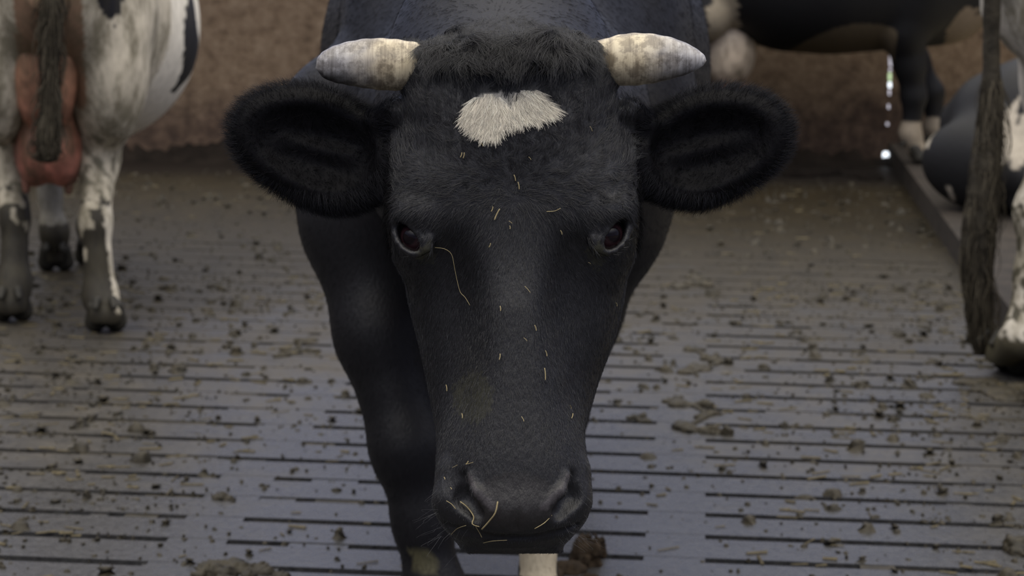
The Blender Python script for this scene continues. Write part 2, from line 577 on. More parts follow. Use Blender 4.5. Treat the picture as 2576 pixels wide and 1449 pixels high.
tag(link_mesh('manure_in_slots', V2, F2, M_floor, None, None, False), 'grey trodden manure levelling the far and left floor slots', 'manure', None, 'stuff')

# crumbs and smears of manure scattered on the slats, straw bits among them
def clump(V, Fc, c, r, h, rs):
    n = 7; i = len(V)
    ang = rs.uniform(0, 6.28); el = rs.uniform(.35, 1)
    V.append(c + np.array([0, 0, h]))
    for ring, (rr_, hh) in enumerate(((.6, .75), (1.0, -.02))):
        for k in range(n):
            a = 2 * math.pi * k / n + ang * ring
            q = rs.uniform(.7, 1.25) * r * rr_
            dx, dy = math.cos(a) * q, math.sin(a) * q * el
            V.append(c + np.array([dx * math.cos(ang) - dy * math.sin(ang), dx * math.sin(ang) + dy * math.cos(ang), h * hh * rs.uniform(.7, 1.2) if hh > 0 else -.003]))
    for k in range(n):
        Fc.append((i, i + 1 + k, i + 1 + (k + 1) % n)); Fc.append((i + 1 + k, i + 1 + n + k, i + 1 + n + (k + 1) % n)); Fc.append((i + 1 + k, i + 1 + n + (k + 1) % n, i + 1 + (k + 1) % n))


NO_ = [G(*t_) for t_ in ((265, 845), (32, 815), (140, 690), (232, 668), (1112, 1640), (1352, 1560), (2520, 940), (1745, 880), (1790, 908), (1810, 915), (1740, 1020), (1785, 1045), (1730, 1075), (1800, 1090), (1700, 1010), (1610, 1055), (1470, 1410), (745, 885), (705, 895), (760, 860))]
V = []; Fc = []
n = 0
while n < 9000:
    w = np.array([rs_.uniform(-3.2, 3.2), rs_.uniform(3.6, 10.6), 0])
    if abs(w[0]) > .26 * w[1]: continue
    if w[1] > 7.6 and rs_.rand() < .55: continue
    if min(np.hypot(*(w - e_)[:2]) for e_ in NO_) < .12: continue
    dens = .10 + .5 * np.clip(abs(w[0] - .05) - .25, 0, 1) + .25 * np.clip((w[1] - 4.5) / 4, 0, 1)
    cl = vnoise(w[None], .55, 61)[0] * .5 + vnoise(w[None], .18, 62)[0] * .5
    if rs_.rand() > dens * (1.2 + 1.4 * cl): continue
    r = rs_.uniform(.002, .011) * (1 + 1.8 * (rs_.rand() < .12))
    clump(V, Fc, w, r, r * rs_.uniform(.3, .9), rs_); n += 1
tag(link_mesh('manure_crumbs', V, Fc, M_mud, None, None, True), 'countless dark manure crumbs strewn over the slatted floor', 'manure', None, 'stuff')
M_chaff = plain('chaff', (.070, .056, .028), .7, .3, None, .001, .5, 50)
V = []; Fc = []
n = 0
while n < 700:
    w = np.array([rs_.uniform(-3.2, 3.2), rs_.uniform(4.0, 10.5), .002])
    if abs(w[0]) > .26 * w[1]: continue
    cl = vnoise(w[None], .5, 63)[0]
    if w[1] > 7.6 and rs_.rand() > .08: continue
    if rs_.rand() > (.08 + .4 * np.clip(abs(w[0]) - .3, 0, 1)) * (1 + 2.0 * cl): continue
    a = rs_.uniform(-.7, .7) + (1.57 if rs_.rand() < .15 else 0); L = rs_.uniform(.008, .028); h = rs_.uniform(.0012, .003)
    d = np.array([math.cos(a), math.sin(a), 0]) * L; s = np.array([-math.sin(a), math.cos(a), 0]) * h * 1.6
    i = len(V); z = np.array([0, 0, h])
    V += [w - d - s, w - d + s, w + d + s, w + d - s, w - d + z, w + d + z * 1.5]
    Fc += [(i, i + 3, i + 5, i + 4), (i + 1, i + 4, i + 5, i + 2), (i, i + 4, i + 1), (i + 3, i + 2, i + 5)]; n += 1
tag(link_mesh('chopped_straw', V, Fc, M_chaff, None, None, False), 'yellowish chopped straw bits trodden over the slatted floor', 'straw', None, 'stuff')


def pile(pts, label, seed, mat=None, h=.006):
    """a lumpy heap: pts = [(photo x, photo y on the floor, radius m, height m)]"""
    rp = np.random.RandomState(seed); Fd = Field(); lo = np.full(3, 9e9); hi = -lo
    cs_ = [G(x, y) for x, y, r, hh in pts]
    for i_ in range(len(pts) - 1): Fd.cone(cs_[i_], cs_[i_ + 1], .007, .007, .01)
    for x, y, r, hh in pts:
        g0 = G(x, y)
        for k in range(4):
            c = g0 + np.array([rp.normal() * r * .5, rp.normal() * r * .5, 0]); rr_ = r * rp.uniform(.35, .7)
            Fd.ell(c, (rr_, rr_ * rp.uniform(.5, 1), hh * rp.uniform(.5, 1.1)), None, .008)
            lo = np.minimum(lo, c - rr_ - hh - .02); hi = np.maximum(hi, c + rr_ + hh + .02)
    lo[2] = -.012
    fl = lambda p: np.maximum(Fd(p) + .003 * vnoise(p, .03, seed), -.008 - p[:, 2])
    V, Fc = surface(fl, lo, hi, h, 1)
    Fc = Fc[:, ::-1] if seed < 0 else Fc
    o = link_mesh('manure_pile', V, Fc, mat or M_mud, None)
    tag(o, label, 'manure')
    return o


pile([(1745, 880, .03, .012), (1790, 908, .035, .022), (1810, 915, .03, .03), (1750, 935, .045, .012)], 'dark ragged manure pile on the slats right of the long black face', 1)
pile([(1700, 1010, .035, .015), (1740, 1020, .05, .02), (1785, 1045, .03, .012), (1730, 1075, .04, .016), (1800, 1090, .03, .022)], 'broad ragged manure pile at the top of the bare solid strip right of the muzzle', 2)
pile([(1600, 1052, .022, .014), (1620, 1062, .016, .01)], 'small olive manure clod on the slats close beside the black muzzle', 3)
pile([(1465, 1420, .035, .05), (1478, 1395, .025, .05), (1440, 1445, .05, .02)], 'brown manure heap under the right corner of the black muzzle', 4, plain('fresh_manure', (.024, .016, .009), .8, .15, 50, .006, .5, 40))
pile([(705, 895, .03, .008), (745, 885, .04, .012), (760, 860, .03, .01)], 'olive manure patch on the slats left of the horned cow, below its elbow', 5)
pile([(1740, 700, .05, .014), (1760, 715, .05, .018), (1700, 722, .04, .01)], 'dark flat manure trail on the floor right of the black cheek', 6)
pile([(560, 1255, .02, .012), (545, 1250, .016, .01)], 'round manure clod lying beside the left solid strip of slats', 7)
pile([(555, 1440, .06, .02), (600, 1430, .05, .018), (680, 1440, .04, .015), (520, 1440, .04, .01)], 'ragged manure line on the slats at the bottom edge, left of the front hoof', 8)
pile([(2470, 975, .07, .014), (2540, 985, .09, .02), (2420, 965, .05, .01)], 'flattened manure patty under the hoof of the dirty tailed cow', 9)
pile([(2556, 1385, .04, .03), (2572, 1400, .05, .03)], 'brown manure clump at the bottom right corner of the floor', 10)
pile([(1990, 440, .14, .05), (2080, 438, .10, .03), (2160, 448, .10, .025)], 'low dark manure heap at the foot of the far wall beside the black ear', 11, M_wall_foot, .012)

# far wall: rough brown concrete, dirty low down
mw, nt, b = new_mat('rough_wall')
tc = nd(nt, 'ShaderNodeTexCoord'); sp = nd(nt, 'ShaderNodeSeparateXYZ'); nt.links.new(tc.outputs['Object'], sp.inputs[0])
n1 = noise_node(nt, 16, 7, tc.outputs['Object'], .75); n2 = noise_node(nt, 3.0, 5, tc.outputs['Object'], .65)
base = ramp(nt, n1.outputs[0], [(.3, (.055, .036, .022)), (.46, (.15, .103, .066)), (.62, (.20, .145, .098)), (.75, (.26, .20, .14))])
low = math_node(nt, 'SUBTRACT', .62, math_node(nt, 'ADD', math_node(nt, 'MULTIPLY', sp.outputs['Z'], 1.35), math_node(nt, 'MULTIPLY', math_node(nt, 'SUBTRACT', n2.outputs[0], .5), .9)))
lowr = ramp(nt, low, [(.0, (0, 0, 0)), (.35, (1, 1, 1))])
dirt_shade = ramp(nt, n1.outputs[0], [(.35, (.030, .019, .014)), (.55, (.085, .055, .038)), (.7, (.14, .095, .066))])
c = mix(nt, lowr.outputs[0], base.outputs[0], dirt_shade.outputs[0])
rgt_shade = ramp(nt, math_node(nt, 'ADD', math_node(nt, 'MULTIPLY', sp.outputs['X'], .5), math_node(nt, 'MULTIPLY', n2.outputs[0], .3)), [(.30, (0, 0, 0)), (.8, (1, 1, 1))])  # right part darkened, the shade there painted into the wall colour
c = mix(nt, math_node(nt, 'MULTIPLY', rgt_shade.outputs[0], .15), c, dirt_shade.outputs[0])
nt.links.new(c, b.inputs['Base Color']); b.inputs['Roughness'].default_value = .8; b.inputs['Specular IOR Level'].default_value = .25
bump(nt, b, n1.outputs[0], .8, .02)
M_wall = mw
wl0 = G(300, 400); wr0 = G(2230, 408)
wdir = (wr0 - wl0); wdir /= np.linalg.norm(wdir); wnor = np.array([-wdir[1], wdir[0], 0])
WALLY = wl0[1]


def slab(name, p0, p1, z0, z1, thick, mat, label=None):
    p0 = np.array(p0, float); p1 = np.array(p1, float); d = p1 - p0; d /= np.linalg.norm(d); n = np.array([-d[1], d[0], 0]) * thick
    V = [p + np.array([0, 0, z]) for z in (z0, z1) for p in (p0, p1, p1 + n, p0 + n)]
    o = link_mesh(name, V, [(3, 2, 1, 0), (4, 5, 6, 7), (0, 1, 5, 4), (1, 2, 6, 5), (2, 3, 7, 6), (3, 0, 4, 7)], mat, None, None, False)
    tag(o, kind='structure'); return o


W_H = 1.15
slab('wall_back', wl0 - wdir * 3.0, wr0 + wdir * 2.6, -.1, W_H, .25, M_wall)
# low dark ridge along the foot of the wall
rr2_ = np.random.RandomState(5); V = []; Fc = []; ns = 220
prof = [(-.22, 0), (-.17, .010), (-.10, .03), (-.04, .07), (-.004, .09), (-.004, -.004), (-.22, -.004)]
for i in range(ns):
    p0 = wl0 - wdir * 2.3 + wdir * (i / (ns - 1)) * (np.linalg.norm(wr0 - wl0) + 2.35)
    wob = vnoise(p0[None], .5, 71)[0]; wb = vnoise(p0[None], .13, 72)[0]
    for a, z in prof:
        V.append(p0 + wnor * (a * (1 + .35 * wob)) + np.array([0, 0, z * (1 + .35 * wb) * (.25 if abs((p0 - G(2228, 408)) @ wdir) < .13 else .8) if z > 0 else z]))
m = len(prof)
Fc = [(i * m + k, (i + 1) * m + k, (i + 1) * m + (k + 1) % m, i * m + (k + 1) % m) for i in range(ns - 1) for k in range(m)]
o = link_mesh('dark_ridge', V, Fc, M_wall_foot, None)
tag(o, 'long dark ridge along the foot of the far wall', 'manure', None, 'stuff')

# kerb and raised lying bed on the right
k0 = G(2246, 425); k1 = G(2407, 665)
kd = (k1 - k0); kd /= np.linalg.norm(kd)
ka = k0 - kd * 2.2; kb = k1 + kd * 4.6
kn = np.array([-kd[1], kd[0], 0]); kn = kn if kn[0] > 0 else -kn
M_kerb = plain('dirty_kerb', (.022, .017, .013), .8, .3, 35, .008, .5, 12)
M_bed = plain('bed_litter', (.30, .27, .20), .85, .2, 50, .008, .5, 16)
def prism(name, pts, z0, z1, mat, bev=0):
    n = len(pts)
    V = [np.array([p[0], p[1], z]) for z in (z0, z1) for p in pts]
    Fc = [tuple(range(n - 1, -1, -1)), tuple(range(n, 2 * n))] + [(i, (i + 1) % n, n + (i + 1) % n, n + i) for i in range(n)]
    o = link_mesh(name, V, Fc, mat, None, None, False); return o
tag(prism('trim_1', [kb, kb + kn * .36, ka + kn * .36, ka], -.02, .10, M_kerb), kind='structure')
tag(prism('floor_bed', [kb + kn * .36, kb + kn * 3.5, ka + kn * 3.5, ka + kn * .36], -.02, .098, M_bed), kind='structure')
slab('wall_right', kb + kn * 3.2, ka + kn * 3.2, -.1, 1.4, .2, M_wall)
# left side: low wall outside the frame, and the wall behind the viewer
M_conc = plain('grey_render', (.16, .155, .145), .85, .25, 20, .01, .25, 4)
slab('wall_left', np.array([-4.6, -7, 0]), np.array([-4.6, WALLY + .6, 0]), -.1, 2.2, .2, M_conc)
slab('wall_front', np.array([-4.8, -7, 0]), np.array([4.2, -7, 0]), -.1, 1.2, -.25, M_conc)
# roof on this side of the open ridge
M_roof = plain('roof_sheet', (.12, .12, .12), .8, .2)
V = []; 
def roof(name, y0, y1, z0, z1):
    V = [(x, y, z + t) for t in (0, .06) for x, y, z in ((-5, y0, z0), (5, y0, z0), (5, y1, z1), (-5, y1, z1))]
    o = link_mesh(name, V, [(3, 2, 1, 0), (4, 5, 6, 7), (0, 1, 5, 4), (1, 2, 6, 5), (2, 3, 7, 6), (3, 0, 4, 7)], M_roof, None, None, False); tag(o, kind='structure')

# thin bright line, built as glowing spots set on the far wall
mc, nt, b = new_mat('white_glow')
b.inputs['Base Color'].default_value = (.8, .85, .9, 1); b.inputs['Emission Color'].default_value = (.85, .92, 1, 1); b.inputs['Emission Strength'].default_value = .9
mg, nt, b = new_mat('green_glow')
b.inputs['Base Color'].default_value = (.6, .75, .5, 1); b.inputs['Emission Color'].default_value = (.50, .66, .38, 1); b.inputs['Emission Strength'].default_value = .45
mdim, nt, b = new_mat('dim_glow')
b.inputs['Base Color'].default_value = (.4, .4, .45, 1); b.inputs['Emission Color'].default_value = (.5, .48, .55, 1); b.inputs['Emission Strength'].default_value = .5
bright_line = empty('wall_streak', tuple(G(2229, 408)), 0)
tag(bright_line, 'thin vertical line of bright glowing spots low in the far wall', 'wall crack')
for x, y0, y1, w, mt in ((2241, 100, 121, 8, mg), (2240, 124, 132, 6, mdim), (2240, 134, 168, 7, mdim), (2239, 172, 180, 6, mdim), (2238, 182, 204, 7, mg), (2238, 206, 221, 7, mc),
                         (2237, 224, 240, 5, mdim), (2235, 262, 274, 5, mdim), (2232, 308, 316, 6, mdim), (2228, 381, 404, 16, mc)):
    V = []
    dd = float((wl0 + wdir * ((G(x, 408) - wl0) @ wdir) - CP) @ fwd)
    t = lambda px, py: None
    def onwall(px, py):
        v = P(px, py, 1.0) - CP; s = ((wl0 - CP) @ wnor) / (v @ wnor); return CP + v * s - wnor * .006
    n = 12; cy = (y0 + y1) / 2; hy = (y1 - y0) / 2
    ring = [onwall(x + w / 2 * math.copysign(abs(math.cos(a)) ** .6, math.cos(a)), cy + hy * math.copysign(abs(math.sin(a)) ** .6, math.sin(a))) for a in np.linspace(0, 2 * math.pi, n, endpoint=False)]
    V = ring + [p_ + wnor * .02 for p_ in ring]
    link_mesh('glow_spot', V, [tuple(range(n)), tuple(range(2 * n - 1, n - 1, -1))] + [(i, n + i, n + (i + 1) % n, (i + 1) % n) for i in range(n)], mt, bright_line, None, False)


# ------------------------------------------------------------------ cattle
def rig(loc, yaw, s=1.0):
    """local cow frame (x to its right side, y forward, z up) -> world"""
    c, sn = math.cos(yaw), math.sin(yaw)
    R = np.array([[c, -sn, 0], [sn, c, 0], [0, 0, 1.0]])
    loc = np.array(loc, float)
    f = lambda p: (np.asarray(p, float) * s) @ R.T + loc
    g = lambda p: ((np.asarray(p, float) - loc) @ R) / s
    return f, g, R, s


TORSO = [  # y, centre x, centre z, half width, half height
    (-1.00, 0, 1.12, .05, .09), (-.93, 0, 1.10, .16, .19), (-.80, 0, 1.09, .235, .25), (-.62, 0, 1.06, .275, .30),
    (-.42, 0, 1.01, .33, .36), (-.15, 0, .97, .395, .41), (.12, 0, .965, .405, .42), (.38, 0, .98, .35, .41),
    (.58, 0, .99, .275, .40), (.74, 0, 1.00, .215, .34), (.88, 0, 1.02, .15, .25), (.97, 0, 1.03, .05, .1)]


def body_field(T, legs, torso=TORSO, neck=None, wide=1.0, thigh=1.0):
    f, g, R, s = T
    B = Field()
    rows = [(y, cx, cz, a * wide, b) for y, cx, cz, a, b in torso]
    fn_frame = lambda p: g(p)
    B.loft(fn_frame, 1, rows, 0.03, 2.15)
    loft = B.ops[-1][0]
    B.ops[-1] = (lambda p: loft(p) * s, None, None, 0.03, False)
    E = lambda c, r, k=.06, Rl=None: B.ell(f(c), np.array(r) * s, R if Rl is None else R @ Rl, k * s)
    # withers, spine, hook and pin bones
    E((0, .55, 1.34), (.06, .26, .09), .10)
    E((0, -.25, 1.355), (.035, .6, .03), .06)
    for sx in (-1, 1):
        E((.21 * sx, -.60, 1.27), (.055, .10, .045), .08)
        E((.12 * sx, -.92, 1.14), (.05, .06, .05), .08)
        E((.22 * sx, .52, 1.02), (.09, .17, .27), .10)       # shoulder blade
        E((.17 * sx * thigh, -.66, .86), (.125, .20, .29), .10)  # thigh
    for name, pts, rs in legs:
        B.chain([f(p) for p in pts], [r * s for r in rs], .045 * s)
    if neck: neck(B, f, E)
    return B


def hind_leg(sx, foot, hock=None, stifle=None):
    """foot: (x, y) of the hoof on the ground"""
    fx, fy = foot
    hk = hock or (fx * .5 + .15 * sx * .5, fy - .10, .52)
    st = stifle or (.19 * sx, fy + .12, .80)
    return ('hind', [(.15 * sx, -.66, .98), st, (hk[0] * .6 + st[0] * .4, (hk[1] + st[1]) / 2 - .03, .66), hk, (hk[0] * .55 + fx * .45, hk[1] + .035, .38), (fx, fy - .03, .16), (fx, fy + .012, .065)],
            [.15, .115, .076, .062, .038, .046, .047])


def fore_leg(sx, foot, knee=None):
    fx, fy = foot
    kn = knee or (fx * .7 + .15 * sx * .3, fy * .8 + .48 * .2, .42)
    return ('fore', [(.19 * sx, .50, .92), (.18 * sx, .44, .74), (kn[0] * .5 + .17 * sx * .5, (kn[1] + .45) / 2, .58), kn, (kn[0] * .5 + fx * .5, (kn[1] + fy) / 2 - .005, .28), (fx, fy - .015, .15), (fx, fy + .02, .065)],
            [.15, .105, .072, .056, .036, .045, .046])


def bed_z(T, foot):
    p = T[0]((foot[0], foot[1], 0)); return .10 if (p - k0) @ kn > 0 else 0.0


def lift(T, leg):
    nm, pts, rs = leg
    z = bed_z(T, pts[-1]); pts = [list(p) for p in pts]
    for k, w in ((-1, 1), (-2, 1), (-3, .6)): pts[k][2] += z * w
    return nm, pts, rs


def hoof(parent, T, foot, yaw=0.0, s=1.0, mat=None):
    """cloven hoof: two claws and two dew claws"""
    f, g, R, sc = T
    z0 = bed_z(T, foot)
    c, sn = math.cos(yaw), math.sin(yaw)
    Rl = np.array([[c, -sn, 0], [sn, c, 0], [0, 0, 1.0]])
    pos = lambda p: f(np.array([foot[0], foot[1], z0 / sc]) + Rl @ np.array(p) * s)
    H = Field()
    for sx in (-1, 1):
        H.chain([pos((.025 * sx, .005, .075)), pos((.029 * sx, .03, .03)), pos((.024 * sx, .065, .012))], [.027 * sc * s, .029 * sc * s, .013 * sc * s], .012)
        H.cone(pos((.022 * sx, -.035, .105)), pos((.026 * sx, -.055, .085)), .013 * sc * s, .009 * sc * s, .004)
    fl = lambda p: np.maximum(H(p), 0.001 + z0 - p[:, 2])
    a = pos((0, 0.01, .05))
    V, Fc = surface(fl, a - np.array([.13, .13, .06]) * sc * s, a + np.array([.13, .13, .10]) * sc * s, .0065, 1)
    V[:, 2] = np.maximum(V[:, 2], 0.0005 + z0)
    return link_mesh('hoof', V, Fc, mat or M_hoof, parent)


def mesh_of(fn, name, lo, hi, h, mat, parent, colf=None, project=2):
    V, Fc = surface(fn, lo, hi, h, project)
    _, g_ = grad(fn, V[Fc[:, 0]][:200], h * .3)
    o = link_mesh(name, V, Fc, mat, parent, colf(V) if colf else None)
    return o, V, Fc


def swept(name, pts, rs, mat, parent, seg=20, ringamp=0.0, rings=20, sub=6, cols=None, squash=1.0):
    """smooth tapering tube along points with rounded ends"""
    pts = np.array(pts, float); rs = np.array(rs, float)
    t = np.linspace(0, len(pts) - 1, (len(pts) - 1) * sub + 1)
    def cr(a, tt):
        out = []
        for v in tt:
            i = min(int(v), len(a) - 2); u = v - i
            p0 = a[max(i - 1, 0)]; p1 = a[i]; p2 = a[i + 1]; p3 = a[min(i + 2, len(a) - 1)]
            out.append(0.5 * (2 * p1 + (p2 - p0) * u + (2 * p0 - 5 * p1 + 4 * p2 - p3) * u * u + (3 * p1 - p0 - 3 * p2 + p3) * u ** 3))
        return np.array(out)
    C = cr(pts, t); Rr = np.maximum(cr(rs, t), 1e-4)
    T_ = np.gradient(C, axis=0); T_ /= np.linalg.norm(T_, axis=1)[:, None]
    ref = np.array([0, 0, 1.0]) if abs(T_[0, 2]) < .8 else np.array([0, 1.0, 0])
    V = []
    n1 = None
    for i in range(len(C)):
        if n1 is None: n1 = np.cross(T_[i], ref)
        n1 = n1 - T_[i] * (n1 @ T_[i]); n1 /= np.linalg.norm(n1)
        n2 = np.cross(T_[i], n1)
        r = Rr[i] * (1 + ringamp * math.sin(t[i] / (len(pts) - 1) * rings * 2 * math.pi))
        for k in range(seg):
            a = 2 * math.pi * k / seg
            V.append(C[i] + r * (math.cos(a) * n1 + squash * math.sin(a) * n2))
    n = len(C)
    Fc = [(i * seg + k, i * seg + (k + 1) % seg, (i + 1) * seg + (k + 1) % seg, (i + 1) * seg + k) for i in range(n - 1) for k in range(seg)]
    V.append(C[0] - T_[0] * Rr[0] * .4); V.append(C[-1] + T_[-1] * Rr[-1] * .6)
    a, b = len(V) - 2, len(V) - 1
    Fc += [(a, (k + 1) % seg, k) for k in range(seg)] + [(b, (n - 1) * seg + k, (n - 1) * seg + (k + 1) % seg) for k in range(seg)]
    V = np.array(V)
    return link_mesh(name, V, Fc, mat, parent, cols(V) if cols else None), V


# ================================================================== the black horned cow
rng = np.random.RandomState(4)
A_yaw = math.pi
A_T = rig((0.0, 4.55, 0), A_yaw, 1.0)     # local +y is world -Y
f_, g_, R_, _s = A_T
# hoof positions on the ground, from the photo, in the cow's frame
foot_l = g_(P(1112, 1640, 3.80)); foot_r = g_(P(1352, 1560, 4.00))


def pA(x, y, d): return g_(P(x, y, d))


legL = ('fore', [pA(900, 330, 3.95), pA(915, 560, 3.88), pA(955, 840, 3.83), pA(1030, 1130, 3.80), pA(1062, 1310, 3.80), pA(1096, 1500, 3.80), (foot_l[0], foot_l[1] - .01, .06)],
        [.15, .105, .072, .060, .044, .049, .05])
legR = ('fore', [pA(1560, 330, 4.0), pA(1520, 560, 4.0), pA(1450, 800, 4.0), pA(1390, 1050, 4.0), pA(1364, 1240, 4.0), pA(1354, 1370, 4.0), (foot_r[0], foot_r[1] - .005, .085)],
        [.15, .105, .072, .055, .027, .0235, .038])


def neckA(B, f, E):
    h1 = P(1285, 420, 2.74); h2 = P(1285, 270, 2.72)
    B.chain([h1, P(1270, 330, 3.05), P(1265, 330, 3.5), P(1262, 300, 3.9)], [.115, .155, .21, .26], .12)
    B.chain([h2, P(1245, 60, 3.05), P(1240, -140, 3.45), P(1258, -330, 3.85)], [.065, .062, .07, .09], .15)
    B.chain([P(1292, 560, 2.80), P(1290, 700, 3.1), P(1290, 720, 3.5)], [.045, .05, .09], .10)    # dewlap


A_field = body_field(A_T, [legL, legR, hind_leg(-1, (-.12, -.66)), hind_leg(1, (.13, -.78))], neck=neckA, wide=.985)

# ---- head, worked out in a frame of x, y in 1/2200 m and w towards the viewer
U = 2200.0
HD = Field()
idf = lambda p: p
rowsW = [  # y, cx, centre w, half width, half depth
    (88, 1284, -110, 120, 80), (125, 1285, -110, 205, 130), (180, 1286, -125, 250, 165), (260, 1286, -130, 266, 185), (340, 1287, -135, 262, 195),
    (430, 1288, -145, 268, 205), (520, 1292, -160, 284, 215), (600, 1295, -180, 286, 220), (660, 1297, -195, 282, 215), (760, 1298, -205, 270, 205),
    (860, 1298, -200, 244, 190), (960, 1290, -185, 214, 175), (1040, 1286, -155, 195, 160), (1100, 1281, -115, 180, 145), (1170, 1284, -75, 186, 120),
    (1250, 1286, -50, 192, 110), (1305, 1285, -45, 188, 105), (1340, 1284, -50, 168, 90), (1376, 1284, -55, 110, 60)]
HD.loft(idf, 1, rowsW, 10, 3.0)
rowsB = [
    (150, 1288, -60, 150, 95), (240, 1288, -50, 195, 110), (330, 1290, -45, 215, 116), (430, 1290, -40, 218, 120), (520, 1294, -38, 200, 122),
    (600, 1297, -35, 172, 122), (700, 1299, -30, 138, 122), (800, 1300, -25, 118, 122), (900, 1300, -20, 112, 124), (1000, 1300, -15, 122, 128),
    (1080, 1300, -5, 140, 128), (1150, 1300, 10, 158, 122), (1230, 1300, 25, 168, 112), (1290, 1298, 25, 162, 105), (1335, 1296, 10, 140, 90), (1370, 1294, -15, 80, 60)]
HD.loft(idf, 1, rowsB, 75, 2.3)
# poll with its bulging tuft, horn bases
HD.chain([(1105, 146, -5), (1190, 138, 44), (1285, 140, 58), (1370, 128, 52), (1450, 142, 0)], [34, 42, 42, 46, 36], 24)
HD.cone((1035, 168, -95), (1160, 185, -90), 58, 85, 50); HD.cone((1522, 160, -95), (1420, 180, -90), 54, 85, 50)
# brow ridges, orbits, cheek ridge, nasal ridge hollows
for sgn, ex, ey in ((-1, 1036, 596), (1, 1542, 590)):
    HD.ell((ex + sgn * -26, ey + 14, -80), (68, 66, 70), k=95)
    HD.ell((ex - sgn * 42, ey - 105, -62), (84, 95, 88), k=100)
    HD.chain([(ex + sgn * 34, ey - 28, -20), (ex + sgn * 6, ey - 62, 4), (ex - sgn * 38, ey - 58, 16), (ex - sgn * 70, ey - 20, 18)], [11, 13, 13, 10], 60)
    HD.ell((ex - sgn * 105, ey + 150, 74), (36, 110, 40), k=90, sub=True)
HD.ell((1293, 560, 112), (85, 120, 22), k=60, sub=True)
# muzzle: wings of the nostrils, pad, lips and chin
HD.chain([(1142, 1195, 10), (1134, 1262, 30), (1158, 1318, 36)], [30, 34, 30], 40)
HD.chain([(1446, 1188, 10), (1440, 1258, 30), (1420, 1315, 36)], [26, 32, 28], 40)
HD.ell((1296, 1292, 66), (122, 66, 76), k=45)
HD.ell((1288, 1338, 10), (134, 30, 80), k=30)
HD.chain([(1165, 1205, 98), (1168, 1250, 104), (1198, 1292, 112)], [20, 32, 23], 16, sub=True)
HD.chain([(1442, 1202, 92), (1438, 1245, 98), (1408, 1288, 108)], [19, 31, 22], 16, sub=True)
HD.chain([(1184, 1196, 100), (1200, 1238, 116), (1240, 1276, 124)], [9, 13, 10], 16)
HD.chain([(1426, 1196, 96), (1410, 1236, 112), (1368, 1272, 122)], [9, 13, 10], 16)
HD.chain([(1298, 1225, 150), (1298, 1290, 158), (1298, 1330, 130)], [5, 7, 5], 14, sub=True)
HD.chain([(1120, 1318, 50), (1190, 1346, 90), (1290, 1352, 100), (1385, 1346, 90), (1450, 1318, 50)], [5, 7, 8, 7, 5], 14, sub=True)
# ears, cupped forward
def rotz(a): return np.array([[math.cos(a), -math.sin(a), 0], [math.sin(a), math.cos(a), 0], [0, 0, 1.0]])
def roty(a): return np.array([[math.cos(a), 0, math.sin(a)], [0, 1, 0], [-math.sin(a), 0, math.cos(a)]])
EL = rotz(.22) @ roty(.10); ER = rotz(-.20) @ roty(-.10)
HD.ell((776, 352, -170), (200, 134, 66), EL, 10); HD.ell((800, 420, -175), (150, 96, 56), rotz(.5), 50)
HD.cone((860, 400, -185), (1020, 400, -170), 88, 92, 70)
HD.ell((1800, 356, -170), (192, 132, 66), ER, 10); HD.ell((1770, 415, -175), (120, 92, 56), rotz(-.5), 50)
HD.cone((1720, 395, -185), (1545, 400, -170), 84, 92, 70)
HD.cone((1005, 285, -110), (945, 306, -120), 36, 26, 30); HD.cone((1575, 283, -110), (1630, 312, -120), 34, 24, 30)
HD.ell((776, 358, -88), (170, 104, 78), EL, 22, True); HD.ell((820, 415, -80), (120, 70, 60), rotz(.5), 40, True)
HD.ell((1800, 360, -88), (164, 102, 78), ER, 22, True); HD.ell((1760, 412, -80), (100, 68, 60), rotz(-.5), 40, True)
for x0, x1, sg in ((700, 880, 1), (1870, 1700, -1)):
    HD.cone((x0, 352, -165), (x1, 395, -160), 6, 10, 40)
# eye openings with lids
EYES = []
for sgn, c, ang in ((-1, (1033, 597, 10), .80), (1, (1541, 591, 10), -.88)):
    Rz = rotz(ang) @ np.eye(3)
    tilt = roty(sgn * .55)
    Re = tilt @ Rz
    HD.ell(np.array(c) + tilt @ np.array([0, 0, 12.]), (49, 27, 46), Re, 12, True)
    ring = []
    for k in range(15):
        a = 2 * math.pi * k / 14
        ring.append(np.array(c) + Re @ np.array([53 * math.cos(a), 30 * math.sin(a), 16 - 10 * math.cos(a) ** 2]))
    HD.chain(ring, [6.5] * 15, 10)
    HD.chain([np.array(c) + Re @ np.array([66 * math.cos(a), 50 * math.sin(a), 2]) for a in np.linspace(3.5 if sgn < 0 else -.4, 5.9 if sgn < 0 else -2.8, 6)], [7] * 6, 16)
    EYES.append((np.array(c) + tilt @ np.array([0, 0, -40.]), tilt, Re))


def head_world(p):
    return HD(to_px(p), 60.0) / U


def full_A(p):
    q = to_px(p)
    near = (q[:, 2] > -1100)
    d = A_field(p)
    if near.any():
        d[near] = smin(HD(q[near], 60.0) / U, d[near], .045)
    return d


def full_px(q):
    h = HD(q, 60.0)
    d = np.full(len(q), BIG)
    far = q[:, 2] < 60
    if far.any(): d[far] = A_field(from_px(q[far])) * U
    return smin(h, d, .045 * U)


